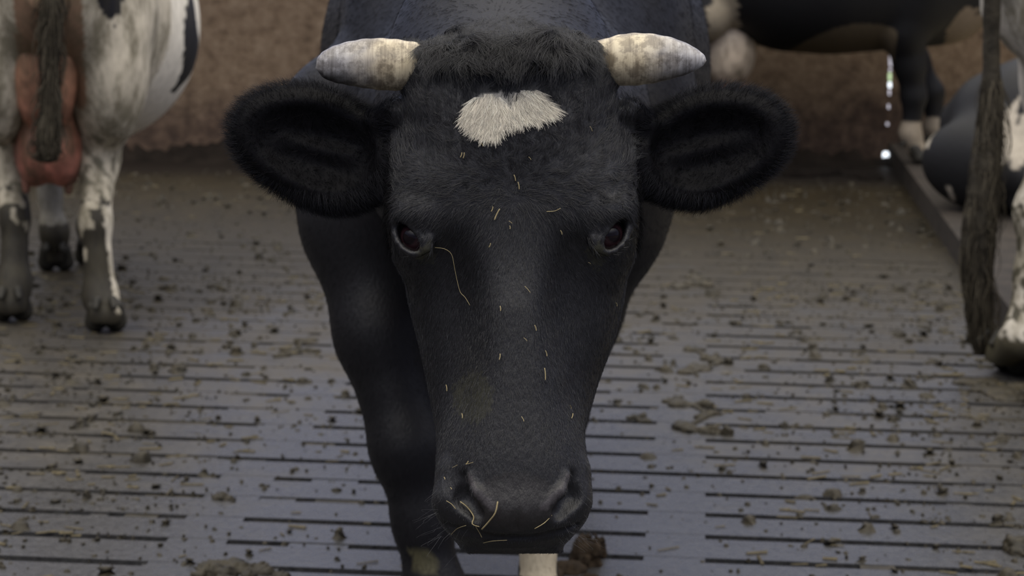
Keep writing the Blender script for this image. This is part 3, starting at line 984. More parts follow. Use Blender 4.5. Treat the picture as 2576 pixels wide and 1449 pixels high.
Vh, Fh = surface(full_px, (550, 20, -640), (2020, 1410, 200), 8.0, 2)
Wh = from_px(Vh)
_d, gr_ = grad(full_A, Wh[Fh[:300, 0]], .002)
nn = np.cross(Wh[Fh[:300, 2]] - Wh[Fh[:300, 0]], Wh[Fh[:300, 3]] - Wh[Fh[:300, 1]])
if (nn * gr_).sum() < 0: Fh = Fh[:, ::-1]
Wh, Fh = crop_mesh(Wh, Fh, (Vh[:, 2] > -600) & (Vh[:, 2] < 190))
lo = f_((.62, 1.7, 0)); hi = f_((-.62, -1.15, 1.6))
Vt, Ft = surface(full_A, (-.62, 2.62, .03), (.62, 5.72, 1.56), .0125, 2)
qt = to_px(Vt)
nn = np.cross(Vt[Ft[:300, 2]] - Vt[Ft[:300, 0]], Vt[Ft[:300, 3]] - Vt[Ft[:300, 1]])
_d, gr_ = grad(full_A, Vt[Ft[:300, 0]], .004)
if (nn * gr_).sum() < 0: Ft = Ft[:, ::-1]
Vt, Ft = crop_mesh(Vt, Ft, (qt[:, 2] < -570) | (Vt[:, 2] < .25))


def colA(V):
    q = to_px(V)
    c = np.tile(np.array(BLACK), (len(V), 1))
    # white blaze skin, white sock on one foreleg, muddy patches
    b = ((q[:, 0] - 1282) / 105) ** 2 + ((q[:, 1] - 272) / 42) ** 2 + .25 * vnoise(V, .03, 2) < 1
    b &= q[:, 2] > -60
    c[b] = (.30, .28, .24)
    foot = f_((foot_r[0], foot_r[1], 0.1))
    sock = (np.linalg.norm(V[:, :2] - foot[:2], axis=1) < .12) & (V[:, 2] < .30)
    c[sock] = (.42, .36, .26)
    pad = (((q[:, 0] - 1298) / 105) ** 2 + ((q[:, 1] - 1262) / 75) ** 2 < 1) & (q[:, 2] > 40)
    c[pad] = (.012, .0105, .0105)
    for pts in (((1178, 1200), (1200, 1240), (1240, 1276)), ((1430, 1198), (1410, 1236), (1368, 1274))):
        for (xa, ya), (xb, yb) in zip(pts[:-1], pts[1:]):
            tt = np.clip(((q[:, 0] - xa) * (xb - xa) + (q[:, 1] - ya) * (yb - ya)) / ((xb - xa) ** 2 + (yb - ya) ** 2), 0, 1)
            m = np.hypot(q[:, 0] - xa - tt * (xb - xa), q[:, 1] - ya - tt * (yb - ya)) < 8 + (ya > 1215) * 3
            c[m & (q[:, 2] > 60)] = (.034, .030, .032)  # pale streak on each nostril rim, a highlight painted into the hide
    mud = np.linalg.norm(V - P(1062, 1415, 3.755), axis=1) < .022 + .006 * vnoise(V, .03, 5)
    c[mud] = (.055, .05, .028)
    for ex, ey, r in ((1072, 640, 22), (1502, 645, 24), (1190, 1000, 50)):
        m = np.hypot(q[:, 0] - ex, (q[:, 1] - ey) * .8) + 8 * vnoise(V, .01, 6) < r
        c[m & (q[:, 2] > -80)] = (.022, .021, .013)
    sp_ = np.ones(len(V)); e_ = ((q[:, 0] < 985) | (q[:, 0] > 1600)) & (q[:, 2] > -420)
    sp_[e_] = .12; c[e_] *= .6; sp_[q[:, 2] < -420] = .45  # ears darkened, the shade of their cups put into the hide colour
    return np.concatenate([c, sp_[:, None]], 1)


cowA = empty('cow', f_((0, 0, 0)), 0)
tag(cowA, 'black horned cow facing the viewer with a white forehead patch', 'cow')
nV = len(Wh)
bodyV = np.concatenate([Wh, Vt]); bodyF = np.concatenate([Fh, Ft + nV])
bodyA = link_mesh('body', bodyV, bodyF, M_black_hide, cowA, colA(bodyV))

# ---- horns
mh, nt, b = new_mat('horn_keratin')
at = nd(nt, 'ShaderNodeVertexColor'); at.layer_name = 'Col'
tc = nd(nt, 'ShaderNodeTexCoord')
mp = nd(nt, 'ShaderNodeMapping'); mp.inputs['Scale'].default_value = (160, 14, 14); nt.links.new(tc.outputs['Object'], mp.inputs[0])
n1 = noise_node(nt, 1.0, 4, mp.outputs[0], 0.7)
n2 = noise_node(nt, 45, 5, tc.outputs['Object'], 0.7)
s1 = ramp(nt, n1.outputs[0], [(0.38, (0.45, 0.42, 0.40)), (0.56, (1, 1, 1))])
s2 = ramp(nt, n2.outputs[0], [(0.42, (0.30, 0.28, 0.27)), (0.55, (1, 1, 1))])
c = mix(nt, 0.7, at.outputs[0], mix(nt, 1.0, at.outputs[0], s1.outputs[0], 'MULTIPLY'))
c = mix(nt, 0.75, c, mix(nt, 1.0, c, s2.outputs[0], 'MULTIPLY'))
nt.links.new(c, b.inputs['Base Color']); b.inputs['Roughness'].default_value = .38
b.inputs['Specular IOR Level'].default_value = .45
bump(nt, b, n1.outputs[0], .3, .002)


def horn_col(tipx, sgn):
    def f(V):
        q = to_px(V); t = np.clip((q[:, 0] - tipx) * sgn / 230, 0, 1)
        ivory = np.array([.50, .43, .30]); grey = np.array([.20, .19, .19]); pale = np.array([.34, .33, .33])
        n = vnoise(V, .03, 3) * .5 + .5
        c = ivory * np.clip(t * 2.2 - .55, 0, 1)[:, None] + pale * (1 - np.clip(t * 2.2 - .55, 0, 1))[:, None]
        g = np.clip(1.3 - np.abs(t - .42) * 4.5, 0, 1) * .6 * n
        c = c * (1 - g[:, None]) + grey * g[:, None]
        low = np.clip((q[:, 1] - 172) / 22, 0, 1) * np.clip(1.35 - t * 2.4, 0, 1)
        c = c * (1 - .9 * low[:, None]) + np.array([.018, .017, .018]) * .9 * low[:, None]
        return c
    return f


hornL = [(1075, 168, -90), (1035, 165, -85), (985, 163, -75), (930, 160, -62), (880, 160, -48), (838, 163, -34), (812, 167, -24), (803, 169, -20)]
hornR = [(1475, 156, -90), (1520, 154, -85), (1570, 151, -75), (1625, 148, -62), (1680, 147, -46), (1730, 149, -32), (1762, 151, -24), (1772, 152, -20)]
swept('horn', from_px(np.array(hornL, float)), np.array([56, 61, 66, 64, 56, 45, 31, 17]) / U, mh, cowA, 40, .012, 9, 10, horn_col(800, 1))
swept('horn', from_px(np.array(hornR, float)), np.array([50, 56, 66, 65, 55, 38, 20, 9]) / U, mh, cowA, 40, .012, 9, 10, horn_col(1776, -1))

# ---- eyes
me_, nt, b = new_mat('wet_eye')
at = nd(nt, 'ShaderNodeVertexColor'); at.layer_name = 'Col'; nt.links.new(at.outputs[0], b.inputs['Base Color'])
b.inputs['Roughness'].default_value = .06; b.inputs['Specular IOR Level'].default_value = .16
for c0, tilt, Re in EYES:
    n = 28; V = []; Fc = []
    for i in range(n + 1):
        for j in range(2 * n):
            th = math.pi * i / n; ph = math.pi * j / n
            v = np.array([math.sin(th) * math.cos(ph), math.sin(th) * math.sin(ph), math.cos(th)])
            r = 49 + 3 * max(0, v[2]) ** 6
            V.append(c0 + (tilt @ v) * r)
    for i in range(n):
        for j in range(2 * n):
            Fc.append((i * 2 * n + j, (i + 1) * 2 * n + j, (i + 1) * 2 * n + (j + 1) % (2 * n), i * 2 * n + (j + 1) % (2 * n)))
    V = np.array(V); loc = (V - c0) @ tilt
    cc = np.tile(np.array([.006, .004, .005]), (len(V), 1))
    iris = (loc[:, 2] > 20) & (np.hypot(loc[:, 0], loc[:, 1]) > 20); cc[iris] = (.022, .010, .012)
    cc[loc[:, 2] < 22] = (.012, .009, .009)
    link_mesh('eye', from_px(V), Fc, me_, cowA, cc)

# ---- hooves of the black cow
hoof(cowA, A_T, foot_l, 0, 1.12); hoof(cowA, A_T, foot_r, 0, 1.05)
hoof(cowA, A_T, (-.12, -.66), 0, 1); hoof(cowA, A_T, (.13, -.78), 0, 1)

# ---- coat of the black cow: short hair, curly tuft, white patch
CAMW = CP


def face_flow(p):
    """hair runs out from a whorl between the eyes, up over the forehead and down the nose"""
    q = to_px(p)
    dx = (q[:, 0] - 1300); dy = (q[:, 1] - 500)
    r = np.hypot(dx, dy) + 1
    up_ = np.clip(-dy / 160, 0, 1)
    fx = dx / r * (.9 - .35 * up_) + .25 * np.sin(q[:, 1] / 40. + q[:, 0] / 90.)
    fy = dy / r + .15
    top = q[:, 1] < 470
    fy = np.where(top, -np.clip((470 - q[:, 1]) / 90, 0.1, 1) * .9 + .2 * vnoise(p, .05, 9), fy)
    # sides of the face run back and down
    fy = np.where(q[:, 1] > 520, fy + .5, fy)
    return fx[:, None] * RT - fy[:, None] * UP


def facing(p, nrm):
    v = CAMW - p; v /= np.linalg.norm(v, axis=1)[:, None]
    return (v * nrm).sum(1) > -.35


def in_eye(q):
    m = np.zeros(len(q), bool)
    for sgn, c, ang in ((-1, (1033, 597), .80), (1, (1541, 591), -.88)):
        dx = q[:, 0] - c[0]; dy = q[:, 1] - c[1]
        a = dx * math.cos(ang) + dy * math.sin(ang); b = -dx * math.sin(ang) + dy * math.cos(ang)
        m |= (a / 60) ** 2 + (b / 40) ** 2 < 1
    return m


def blaze_mask(q, p):
    x = q[:, 0]; y = q[:, 1]
    top = np.interp(x, [1172, 1195, 1235, 1262, 1284, 1302, 1340, 1366, 1384], [285, 240, 232, 246, 275, 228, 222, 246, 268])
    bot = np.interp(x, [1172, 1200, 1228, 1248, 1284, 1300, 1350, 1384], [288, 312, 332, 325, 290, 296, 284, 274])
    return (x > 1172) & (x < 1384) & (y > top) & (y < bot) & (q[:, 2] > -80)


def w_head(c, nr):
    q = to_px(c)
    w = np.ones(len(c))
    w[in_eye(q)] = 0
    w[blaze_mask(q, c)] = .12
    w[(((q[:, 0] - 1298) / 112) ** 2 + ((q[:, 1] - 1268) / 72) ** 2 < 1) & (q[:, 2] > 60)] = .03
    ear = (q[:, 0] < 985) | (q[:, 0] > 1600)
    w[ear] *= .3
    w[(q[:, 2] < -330)] *= .3
    v = CAMW - c; v /= np.linalg.norm(v, axis=1)[:, None]
    w *= (v * nr).sum(1) > -.4
    return w


N1 = 90000
p, nr = sample_faces(Wh, Fh, N1, w_head, rng)
q = to_px(p)
fl = face_flow(p)
L = np.interp(q[:, 1], [0, 250, 380, 520, 700, 1100, 1250], [.016, .015, .015, .012, .008, .007, .004]) * rng.uniform(.6, 1.3, N1)
ear = (q[:, 0] < 985) | (q[:, 0] > 1600)
L = np.where(ear, .012 * rng.uniform(.6, 1.4, N1), L)
# ears: hair points outwards from the middle of the ear
cx = np.where(q[:, 0] < 1290, 800, 1775)
efl = ((q[:, 0] - cx) / 150)[:, None] * RT - ((q[:, 1] - 360) / 120)[:, None] * UP
fl = np.where(ear[:, None], efl, fl)
clump = vnoise(p, .035, 21)[:, None] * RT + vnoise(p, .035, 22)[:, None] * UP
fl = fl + clump * np.where(q[:, 1] < 520, .55, .22)[:, None]
st = grow(p, nr, fl, L, np.where(ear, .75, .33), 4, rng, .16)
base = np.array([.0085, .0082, .0095])
tint = base * (1 + .45 * rng.normal(size=(N1, 1)).clip(-1, 2)) + np.array([.002, .0016, 0]) * (rng.rand(N1, 1) < .15)
brown = np.clip(1 - np.hypot((q[:, 0] - 1190) / 70, (q[:, 1] - 920) / 110), 0, 1)[:, None]
tint = tint + brown * np.array([.012, .0105, .006])
tint = tint * (1 + .35 * vnoise(p, .012, 77)[:, None])
tint = np.where(ear[:, None], tint * .4, tint)  # ear hair dimmed, shade of the cupped ears put into the tint
tint = tint * (1 + .7 * np.clip((560 - q[:, 1]) / 150, 0, 1)[:, None] * (q[:, 1] > 210)[:, None])
rad = .00019 * rng.uniform(.7, 1.3, N1)
hair('short_hair', st[~ear], rad[~ear], tint.clip(.002, 1)[~ear], M_fur, cowA)
hair('ear_hair', st[ear], rad[ear], tint.clip(.002, 1)[ear], M_ear_fur, cowA)

# fringe of fuzz along the ear rims
def w_rim(c, nr):
    q = to_px(c)
    e1 = np.hypot(*(((q[:, :2] - (776, 352)) @ rotz(.22)[:2, :2]) / (200, 134)).T)
    e2 = np.hypot(*(((q[:, :2] - (1800, 356)) @ rotz(-.20)[:2, :2]) / (192, 132)).T)
    e = np.where(q[:, 0] < 1290, e1, e2)
    return ((e > .92) & ((q[:, 0] < 960) | (q[:, 0] > 1625)) & (q[:, 1] < 560)).astype(float)


NR = 16000
p, nr = sample_faces(Wh, Fh, NR, w_rim, rng); q = to_px(p)
cx = np.where(q[:, 0] < 1290, 790, 1785)
efl = ((q[:, 0] - cx) / 150)[:, None] * RT - ((q[:, 1] - 355) / 120)[:, None] * UP + nr * .6
st = grow(p, nr, efl, rng.uniform(.010, .022, NR), .55, 4, rng, .22)
hair('ear_fringe', st, .00013, np.array([.010, .010, .013]) * rng.uniform(.5, 1.4, (NR, 1)), M_body_fur, cowA)

# curly tuft on the poll
def w_tuft(c, nr):
    q = to_px(c)
    top = (q[:, 0] > 1085) & (q[:, 0] < 1480) & (q[:, 1] < 165) & (q[:, 2] > -90)
    return top * (.4 + (q[:, 1] < 140))


NT = 17000
p, nr = sample_faces(Wh, Fh, NT, w_tuft, rng); q = to_px(p)
ph = vnoise(p, .05, 31)
fl = (.5 * np.sin(q[:, 0] / 45.) + .3 * ph)[:, None] * RT - (.35 + .25 * vnoise(p, .04, 33))[:, None] * UP
Lt = rng.uniform(.018, .036, NT)
st = grow(p, nr, fl, Lt, .48, 7, rng, .16, droop=np.array([0, -.5, -.85]) * 1.2)
s = np.linspace(0, 1, 7)[None, :, None]
curl = (vnoise(p, .03, 34)[:, None, None] * np.sin(s * 5 + ph[:, None, None]) * .007) * RT
hair('poll_tuft', st + curl, .00020, np.array([.011, .0105, .012]) * rng.uniform(.4, 1.7, (NT, 1)) * (1 + .5 * vnoise(p, .02, 78)[:, None]).clip(.2, 2), M_fur, cowA)

# white forehead patch, two combed locks
def w_blaze(c, nr):
    q = to_px(c); return blaze_mask(q, c).astype(float)


NB = 9000
p, nr = sample_faces(Wh, Fh, NB, w_blaze, rng); q = to_px(p)
left = q[:, 0] < 1285
fx = np.where(left, -.25 + (q[:, 0] - 1225) / 160, .55 + (q[:, 0] - 1330) / 200) + .45 * vnoise(p, .012, 41)
fy = np.where(left, 1.0, .75)
st = grow(p, nr, fx[:, None] * RT - fy[:, None] * UP, rng.uniform(.012, .023, NB), .38, 5, rng, .13)
hair('forehead_patch', st, .00021, (np.array([.82, .76, .64]) * rng.uniform(.5, 1.15, (NB, 1)) * (1 + .1 * vnoise(p, .01, 5)[:, None])).clip(0, .9), M_white_fur, cowA)
tag(bpy.data.objects['forehead_patch'], 'white forehead hair')

# short coat on neck, chest, shoulders and forelegs
def w_body(c, nr):
    v = CAMW - c; v /= np.linalg.norm(v, axis=1)[:, None]
    return ((v * nr).sum(1) > -.3) * (c[:, 1] < 4.9) * 1.0 * (c[:, 2] > .12)


NC = 45000
p, nr = sample_faces(Vt, Ft, NC, w_body, rng)
st = grow(p, nr, np.tile([0, .6, -1.0], (NC, 1)) + .3 * np.stack([vnoise(p, .2, 51), 0 * nr[:, 0], vnoise(p, .2, 52)], 1), rng.uniform(.009, .016, NC), .28, 3, rng, .12)
fr_ = f_((foot_r[0], foot_r[1], 0))
sock = (np.linalg.norm(p[:, :2] - fr_[:2], axis=1) < .12) & (p[:, 2] < .30)
tint = np.where(sock[:, None], np.array([.42, .36, .26]), np.array([.009, .0088, .0105])) * rng.uniform(.6, 1.5, (NC, 1))
hair('body_hair', st, .00030, tint.clip(0, 1), M_body_fur, cowA)

# eyelashes and muzzle whiskers
lash = []
for (c0, tilt, Re), sgn in zip(EYES, (-1, 1)):
    cen = c0 + tilt @ np.array([0, 0, 34.])
    for k in range(70):
        a = rng.uniform(3.5, 5.7) if sgn < 0 else rng.uniform(-2.6, -.5)
        r0 = cen + Re @ np.array([50 * math.cos(a), 31 * math.sin(a), 12])
        out = Re @ np.array([math.cos(a) * .5, math.sin(a), .9]) + rng.normal(size=3) * .12 + np.array([sgn * .5, .15, 0])
        out /= np.linalg.norm(out)
        Ls = rng.uniform(26, 46)
        lash.append([r0 + out * Ls * s + np.array([0, 1, .2]) * 10 * s * s for s in np.linspace(0, 1, 5)])
lash = np.array(lash)
hair('eyelashes', from_px(lash.reshape(-1, 3)).reshape(lash.shape), .00016, np.array([.02, .02, .025]), M_fur, cowA)
wh = []
for k in range(90):
    sd = rng.choice([-1, 1]); r0 = np.array([1285 + sd * rng.uniform(90, 185), rng.uniform(1230, 1360), rng.uniform(0, 70)])
    out = np.array([sd * .9, rng.uniform(0, .7), .6]) + rng.normal(size=3) * .2
    wh.append([r0 + out * rng.uniform(30, 70) * s + np.array([0, 14 * s * s, 0]) for s in np.linspace(0, 1, 5)])
wh = np.array(wh)
hair('whiskers', from_px(wh.reshape(-1, 3)).reshape(wh.shape), .00012, np.array([.05, .05, .055]), M_fur, cowA)

# ---- bits of straw and chaff stuck on the face
M_straw = plain('straw', (.26, .21, .11), .6, .3, None, .001, .3, 60)
rayd = {}
from mathutils.bvhtree import BVHTree
bvh = BVHTree.FromPolygons([tuple(v) for v in Wh], [tuple(int(i) for i in f) for f in Fh])


def on_face(x, y, off=.0035):
    dr = Vector(tuple(P(x, y, 1.0) - CP)).normalized()
    h = bvh.ray_cast(Vector(tuple(CP)), dr)
    if h[0] is None: return None
    return np.array(h[0]) - np.array(dr) * off


def straw(px, r, label, group=None, name='straw', off=.0045):
    pts = [on_face(x, y, off) for x, y in px]
    pts = [p_ for p_ in pts if p_ is not None]
    if len(pts) < 2: return None
    o, _ = swept(name, pts, [r] * len(pts), M_straw, None, 6, 0, 1, 3, None, .5)
    tag(o, label, 'straw', group)
    return o


straw([(1094, 623), (1118, 626), (1136, 640), (1143, 672), (1150, 706), (1158, 735), (1170, 748), (1182, 768)], .00075, 'long curved straw hanging below the eye beside the left temple of the black cow')
straw([(1252, 1262), (1246, 1290), (1230, 1312), (1212, 1332)], .0009, 'bent yellow straw lying across the nose pad of the black cow')
straw([(1388, 1296), (1370, 1315), (1345, 1330)], .0006, 'thin dull straw under the right nostril of the black cow')
straw([(1216, 1366), (1240, 1361), (1275, 1359)], .0008, 'pale flat straw lying along the bottom lip of the black cow')
straw([(1375, 532), (1395, 531), (1410, 524)], .0007, 'short pale straw lying level on the forehead, right of the whorl')
straw([(1244, 553), (1250, 538), (1257, 526)], .0008, 'upright pale straw on the forehead, left of the whorl')
straw([(1158, 1262), (1176, 1276), (1192, 1300), (1188, 1318), (1205, 1325)], .0011, 'crumpled brown straw stuffed in the left nostril of the black cow')
straw([(1172, 1322), (1150, 1330), (1135, 1345)], .0006, 'wispy straw poking out from the left corner of the mouth')
straw([(1195, 1322), (1206, 1340), (1212, 1352)], .0006, 'small straw leaning down the lip below the left nostril')
straw([(1123, 1260), (1136, 1268), (1146, 1280)], .0007, 'pale straw bit on the outer wing of the left nostril')
flecks = [(1293, 440, 1297, 455), (1303, 458, 1306, 476), (1162, 384, 1158, 396), (1168, 384, 1165, 398), (1240, 520, 1236, 532), (1280, 556, 1288, 562), (1282, 568, 1283, 576),
          (1345, 818, 1349, 832), (1372, 882, 1376, 896), (1370, 926, 1372, 956), (1318, 850, 1326, 858), (1234, 612, 1230, 622), (1122, 968, 1124, 984), (1178, 1160, 1172, 1168), (1190, 1163, 1172, 1168),
          (1480, 660, 1486, 664), (1434, 1020, 1437, 1028), (1441, 1040, 1438, 1052), (1410, 580, 1414, 590), (1258, 770, 1259, 782), (1162, 1040, 1163, 1052), (1312, 1048, 1318, 1060), (1484, 318, 1490, 330),
          (1482, 130, 1476, 134), (1117, 1200, 1119, 1206), (1133, 1226, 1136, 1231), (1138, 1176, 1150, 1170), (1320, 720, 1334, 736), (1550, 762, 1552, 770), (1210, 360, 1215, 368), (1330, 395, 1336, 402), (1258, 890, 1256, 905)]
bands = [(0, 350, 'beside the white forehead patch'), (350, 600, 'on the forehead between the eyes'), (600, 800, 'on the nose bridge below the eyes'), (800, 1000, 'on the middle of the long nose'), (1000, 1150, 'just above the muzzle'), (1150, 1400, 'on the upper rim of the muzzle')]
words = ['topmost', 'second', 'third', 'fourth', 'fifth', 'sixth', 'seventh', 'eighth']
for b0, b1, where in bands:
    for side in (0, 1):
        sel = sorted([f for f in flecks if b0 <= f[1] < b1 and (f[0] >= 1290) == bool(side)], key=lambda f: f[1])
        for k, (x0, y0, x1, y1) in enumerate(sel):
            n_ = ('only' if len(sel) == 1 else words[k] if k == 0 else 'lowest' if k == len(sel) - 1 else words[k] + ' from top')
            straw([(x0, y0), ((x0 + x1) / 2 + 1, (y0 + y1) / 2), (x1, y1)], .0006, 'pale chaff fleck ' + where + ', ' + ('right' if side else 'left') + ' side, ' + n_, 'chaff flecks on the black face', 'chaff_fleck', .005)

# ================================================================== the white cow seen from behind, on the left
def ground_local(T, x, y):
    return T[1](G(x, y))[:2]


def ellipsoids_mask(V, items, ns=.08, amp=.25):
    m = np.zeros(len(V), bool)
    nz = amp * vnoise(V, ns, 11)
    for c, r in items:
        m |= (((V - np.array(c)) / np.array(r)) ** 2).sum(1) ** .5 + nz * .5 < 1
    return m


hindR = G(265, 845); hindL = G(32, 815); foreR = G(140, 690)
fwdB = (G(182, 680) - G(148, 830)); fwdB /= np.linalg.norm(fwdB)
yawB = math.atan2(-fwdB[0], fwdB[1])
midB = G(148, 830)[:3] + fwdB * .72
B_T = rig((midB[0], midB[1], 0), yawB, .98)
fB, gB, RB, sB = B_T
lb = lambda x, y: tuple(gB(G(x, y))[:2])
hR = lb(266, 838); hL = lb(30, 812); fR = lb(232, 668); fL = lb(140, 684)


def pB(x, y, d): return tuple(gB(P(x, y, d)))


dh = 5500 / 820.
torsoB = [(y, cx, cz - (.06 if -.5 < y < .5 else 0), a * (1.15 if -.5 < y < .5 else 1), b * (1.0)) for y, cx, cz, a, b in TORSO]
legsB = [('hind', [(.16, -.62, .98), pB(262, 90, dh - .1), pB(256, 240, dh - .05), pB(248, 400, dh + .05), pB(240, 560, dh), pB(252, 745, dh), (hR[0], hR[1] - .005, .06)], [.155, .112, .082, .060, .043, .048, .050]),
         ('hind', [(-.16, -.60, .98), pB(40, 90, dh + .05), pB(34, 240, dh + .1), pB(30, 400, dh + .2), pB(38, 550, dh + .15), pB(36, 715, dh + .12), (hL[0], hL[1] - .005, .06)], [.155, .105, .078, .064, .040, .048, .050]),
         fore_leg(1, fR), fore_leg(-1, fL)]


def neck_grazing(B, f, E):
    B.chain([f((0, .8, 1.1)), f((0, 1.15, 1.12)), f((0, 1.4, 1.15))], [.22, .15, .125], .1)
    B.chain([f((0, .75, 1.3)), f((0, 1.15, 1.28)), f((0, 1.42, 1.28))], [.09, .07, .06], .1)
    head_simple(B, f, (0, 1.45, 1.22), 0)


def head_simple(B, f, at, drop):
    x, y, z = at
    B.chain([f((x, y, z)), f((x, y + .2, z - .16)), f((x, y + .36, z - .34))], [.13, .105, .075], .06)
    B.ell(f((x, y + .38, z - .37)), (.085, .085, .07), None, .05)
    for sx in (-1, 1):
        B.cone(f((x + .1 * sx, y - .02, z + .04)), f((x + .28 * sx, y - .05, z + .02)), .03, .045, .03)
        B.cone(f((x + .06 * sx, y - .01, z + .10)), f((x + .17 * sx, y, z + .17)), .03, .012, .02)


def lean_leg_fix(B): pass


B_field = body_field(B_T, legsB, torsoB, neck_grazing, 1.0)


def colB(V):
    L = gB(V)
    c = np.tile(np.array([.56, .50, .39]), (len(V), 1))
    q = to_px(V)
    black = (L[:, 1] > -.45) & (L[:, 0] > 0) & (q[:, 1] > -250) & (q[:, 1] < 232) & (q[:, 0] > np.interp(q[:, 1], [-200, 0, 50, 100, 150, 190, 232], [446, 472, 465, 462, 462, 455, 430]) + 3 * vnoise(V, .06, 13)) & (q[:, 0] < np.interp(q[:, 1], [-200, 0, 50, 100, 150, 190, 232], [468, 487, 494, 501, 498, 478, 440]))
    black |= ellipsoids_mask(L, [((-.3, .1, 1.1), (.3, .4, .5)), ((.1, .9, 1.2), (.35, .5, .4))], .12, .2)
    black |= ellipsoids_mask(L, [((.175, -.84, 1.10), (.05, .16, .13))], .08, .2)
    c[black] = (.011, .011, .014)
    # bright flank: the strong light on the belly put into the coat colour
    fl = (L[:, 1] > -.45) & ~black; c[fl] = (.80, .74, .62)
    # dark mud on the shanks and feet
    legs_ = (L[:, 2] < .36 + .07 * vnoise(V, .12, 14)) & (L[:, 1] < -.3)
    c[legs_] = (.022, .019, .014)
    fo = (L[:, 2] < .18) & (L[:, 1] > 0)
    c[fo] = (.05, .042, .03)
    sh = (L[:, 2] < .62) & (L[:, 2] > .40) & (L[:, 1] < -.3) & (vnoise(V, .06, 15) > .35)
    c[sh] = (.17, .155, .115)
    edge = (L[:, 2] < .40) & (L[:, 1] < -.3) & (q[:, 0] > 268 + (q[:, 1] - 600) * .12) & (q[:, 1] > 520) & (q[:, 1] < 790)
    c[edge] = (.55, .50, .41)
    fl2 = (L[:, 1] > 0) & (L[:, 2] < .55); c[fl2] = (.26, .24, .20)
    c[fo] = (.03, .026, .019)
    inner = (L[:, 1] < -.5) & (np.abs(L[:, 0]) < .10) & (L[:, 2] > .7)
    c[inner & ~black] = (.24, .15, .095)
    return c


cowB = empty('cow', (midB[0], midB[1], 0), 0)
tag(cowB, 'dung-splashed white cow seen from behind with pink udder, standing at the left edge', 'cow')


def cow_body(T, field, colf, mat, parent, h=.0125, span=(.66, 1.2, 2.05), z1=1.6):
    f, g, R, s = T
    sx, yb, yf = span
    cs = np.array([f((a, b, 0)) for a in (-sx, sx) for b in (-yb, yf)])
    lo = cs.min(0); hi = cs.max(0)
    V, Fc = surface(field, (lo[0], lo[1], .03), (hi[0], hi[1], z1 * s), h, 2)
    k = np.linspace(0, len(Fc) - 1, 400).astype(int)
    nn = np.cross(V[Fc[k, 2]] - V[Fc[k, 0]], V[Fc[k, 3]] - V[Fc[k, 1]])
    _d, g2 = grad(field, V[Fc[k, 0]], .004)
    if (nn * g2).sum() < 0: Fc = Fc[:, ::-1]
    return link_mesh('body', V, Fc, mat, parent, colf(V)), V, Fc


cow_body(B_T, B_field, colB, M_dirty_hide, cowB)
for ft in (hR, hL, fR, fL): hoof(cowB, B_T, ft, 0, 1.08)

# udder
def udder(T, parent, c, r, teats, colf, h=.011, extra=None):
    f, g, R, s = T
    Uf = Field()
    Uf.ell(f(c), np.array(r) * s, R, .05)
    if extra: extra(Uf, f, R)
    V, Fc = surface(Uf, f(c) - np.array([.35, .35, .45]), f(c) + np.array([.35, .35, .45]), h, 2)
    k = np.linspace(0, len(Fc) - 1, 200).astype(int)
    nn = np.cross(V[Fc[k, 2]] - V[Fc[k, 0]], V[Fc[k, 3]] - V[Fc[k, 1]]); _d, g2 = grad(Uf, V[Fc[k, 0]], .004)
    if (nn * g2).sum() < 0: Fc = Fc[:, ::-1]
    u = link_mesh('udder', V, Fc, M_udder, parent, colf(V))
    for t in teats:
        a = f(t)
        swept('teat', [a + [0, 0, .03], a, a - [0, 0, .03], a - [0, 0, .05]], [.022, .017, .014, .010], M_udder, u, 12, 0, 1, 3, lambda V: np.tile([.22, .10, .07], (len(V), 1)))
    return u


def colU(V):
    L = gB(V); t = np.clip((L[:, 2] - .48) / .5, 0, 1)[:, None]
    c = np.array([.40, .15, .11]) * (1 - t) + np.array([.34, .21, .12]) * t
    n = vnoise(V, .09, 17)[:, None]
    c = c * (1 + .22 * n)
    return c.clip(0, 1)


def ud_extra(Uf, f, R):
    for sx in (-1, 1):
        Uf.ell(f((.042 * sx + udx, -.62, .575)), (.066, .13, .135), R, .04)
        Uf.ell(f((.05 * sx + udx, -.76, .92)), (.06, .10, .26), R, .05)


udx = gB(P(122, 380, dh))[0]
udder(B_T, cowB, (udx, -.55, .74), (.105, .20, .27), [(udx - .07, -.64, .475), (udx + .06, -.64, .47), (udx - .07, -.44, .48), (udx + .07, -.44, .48)], colU, .011, ud_extra)


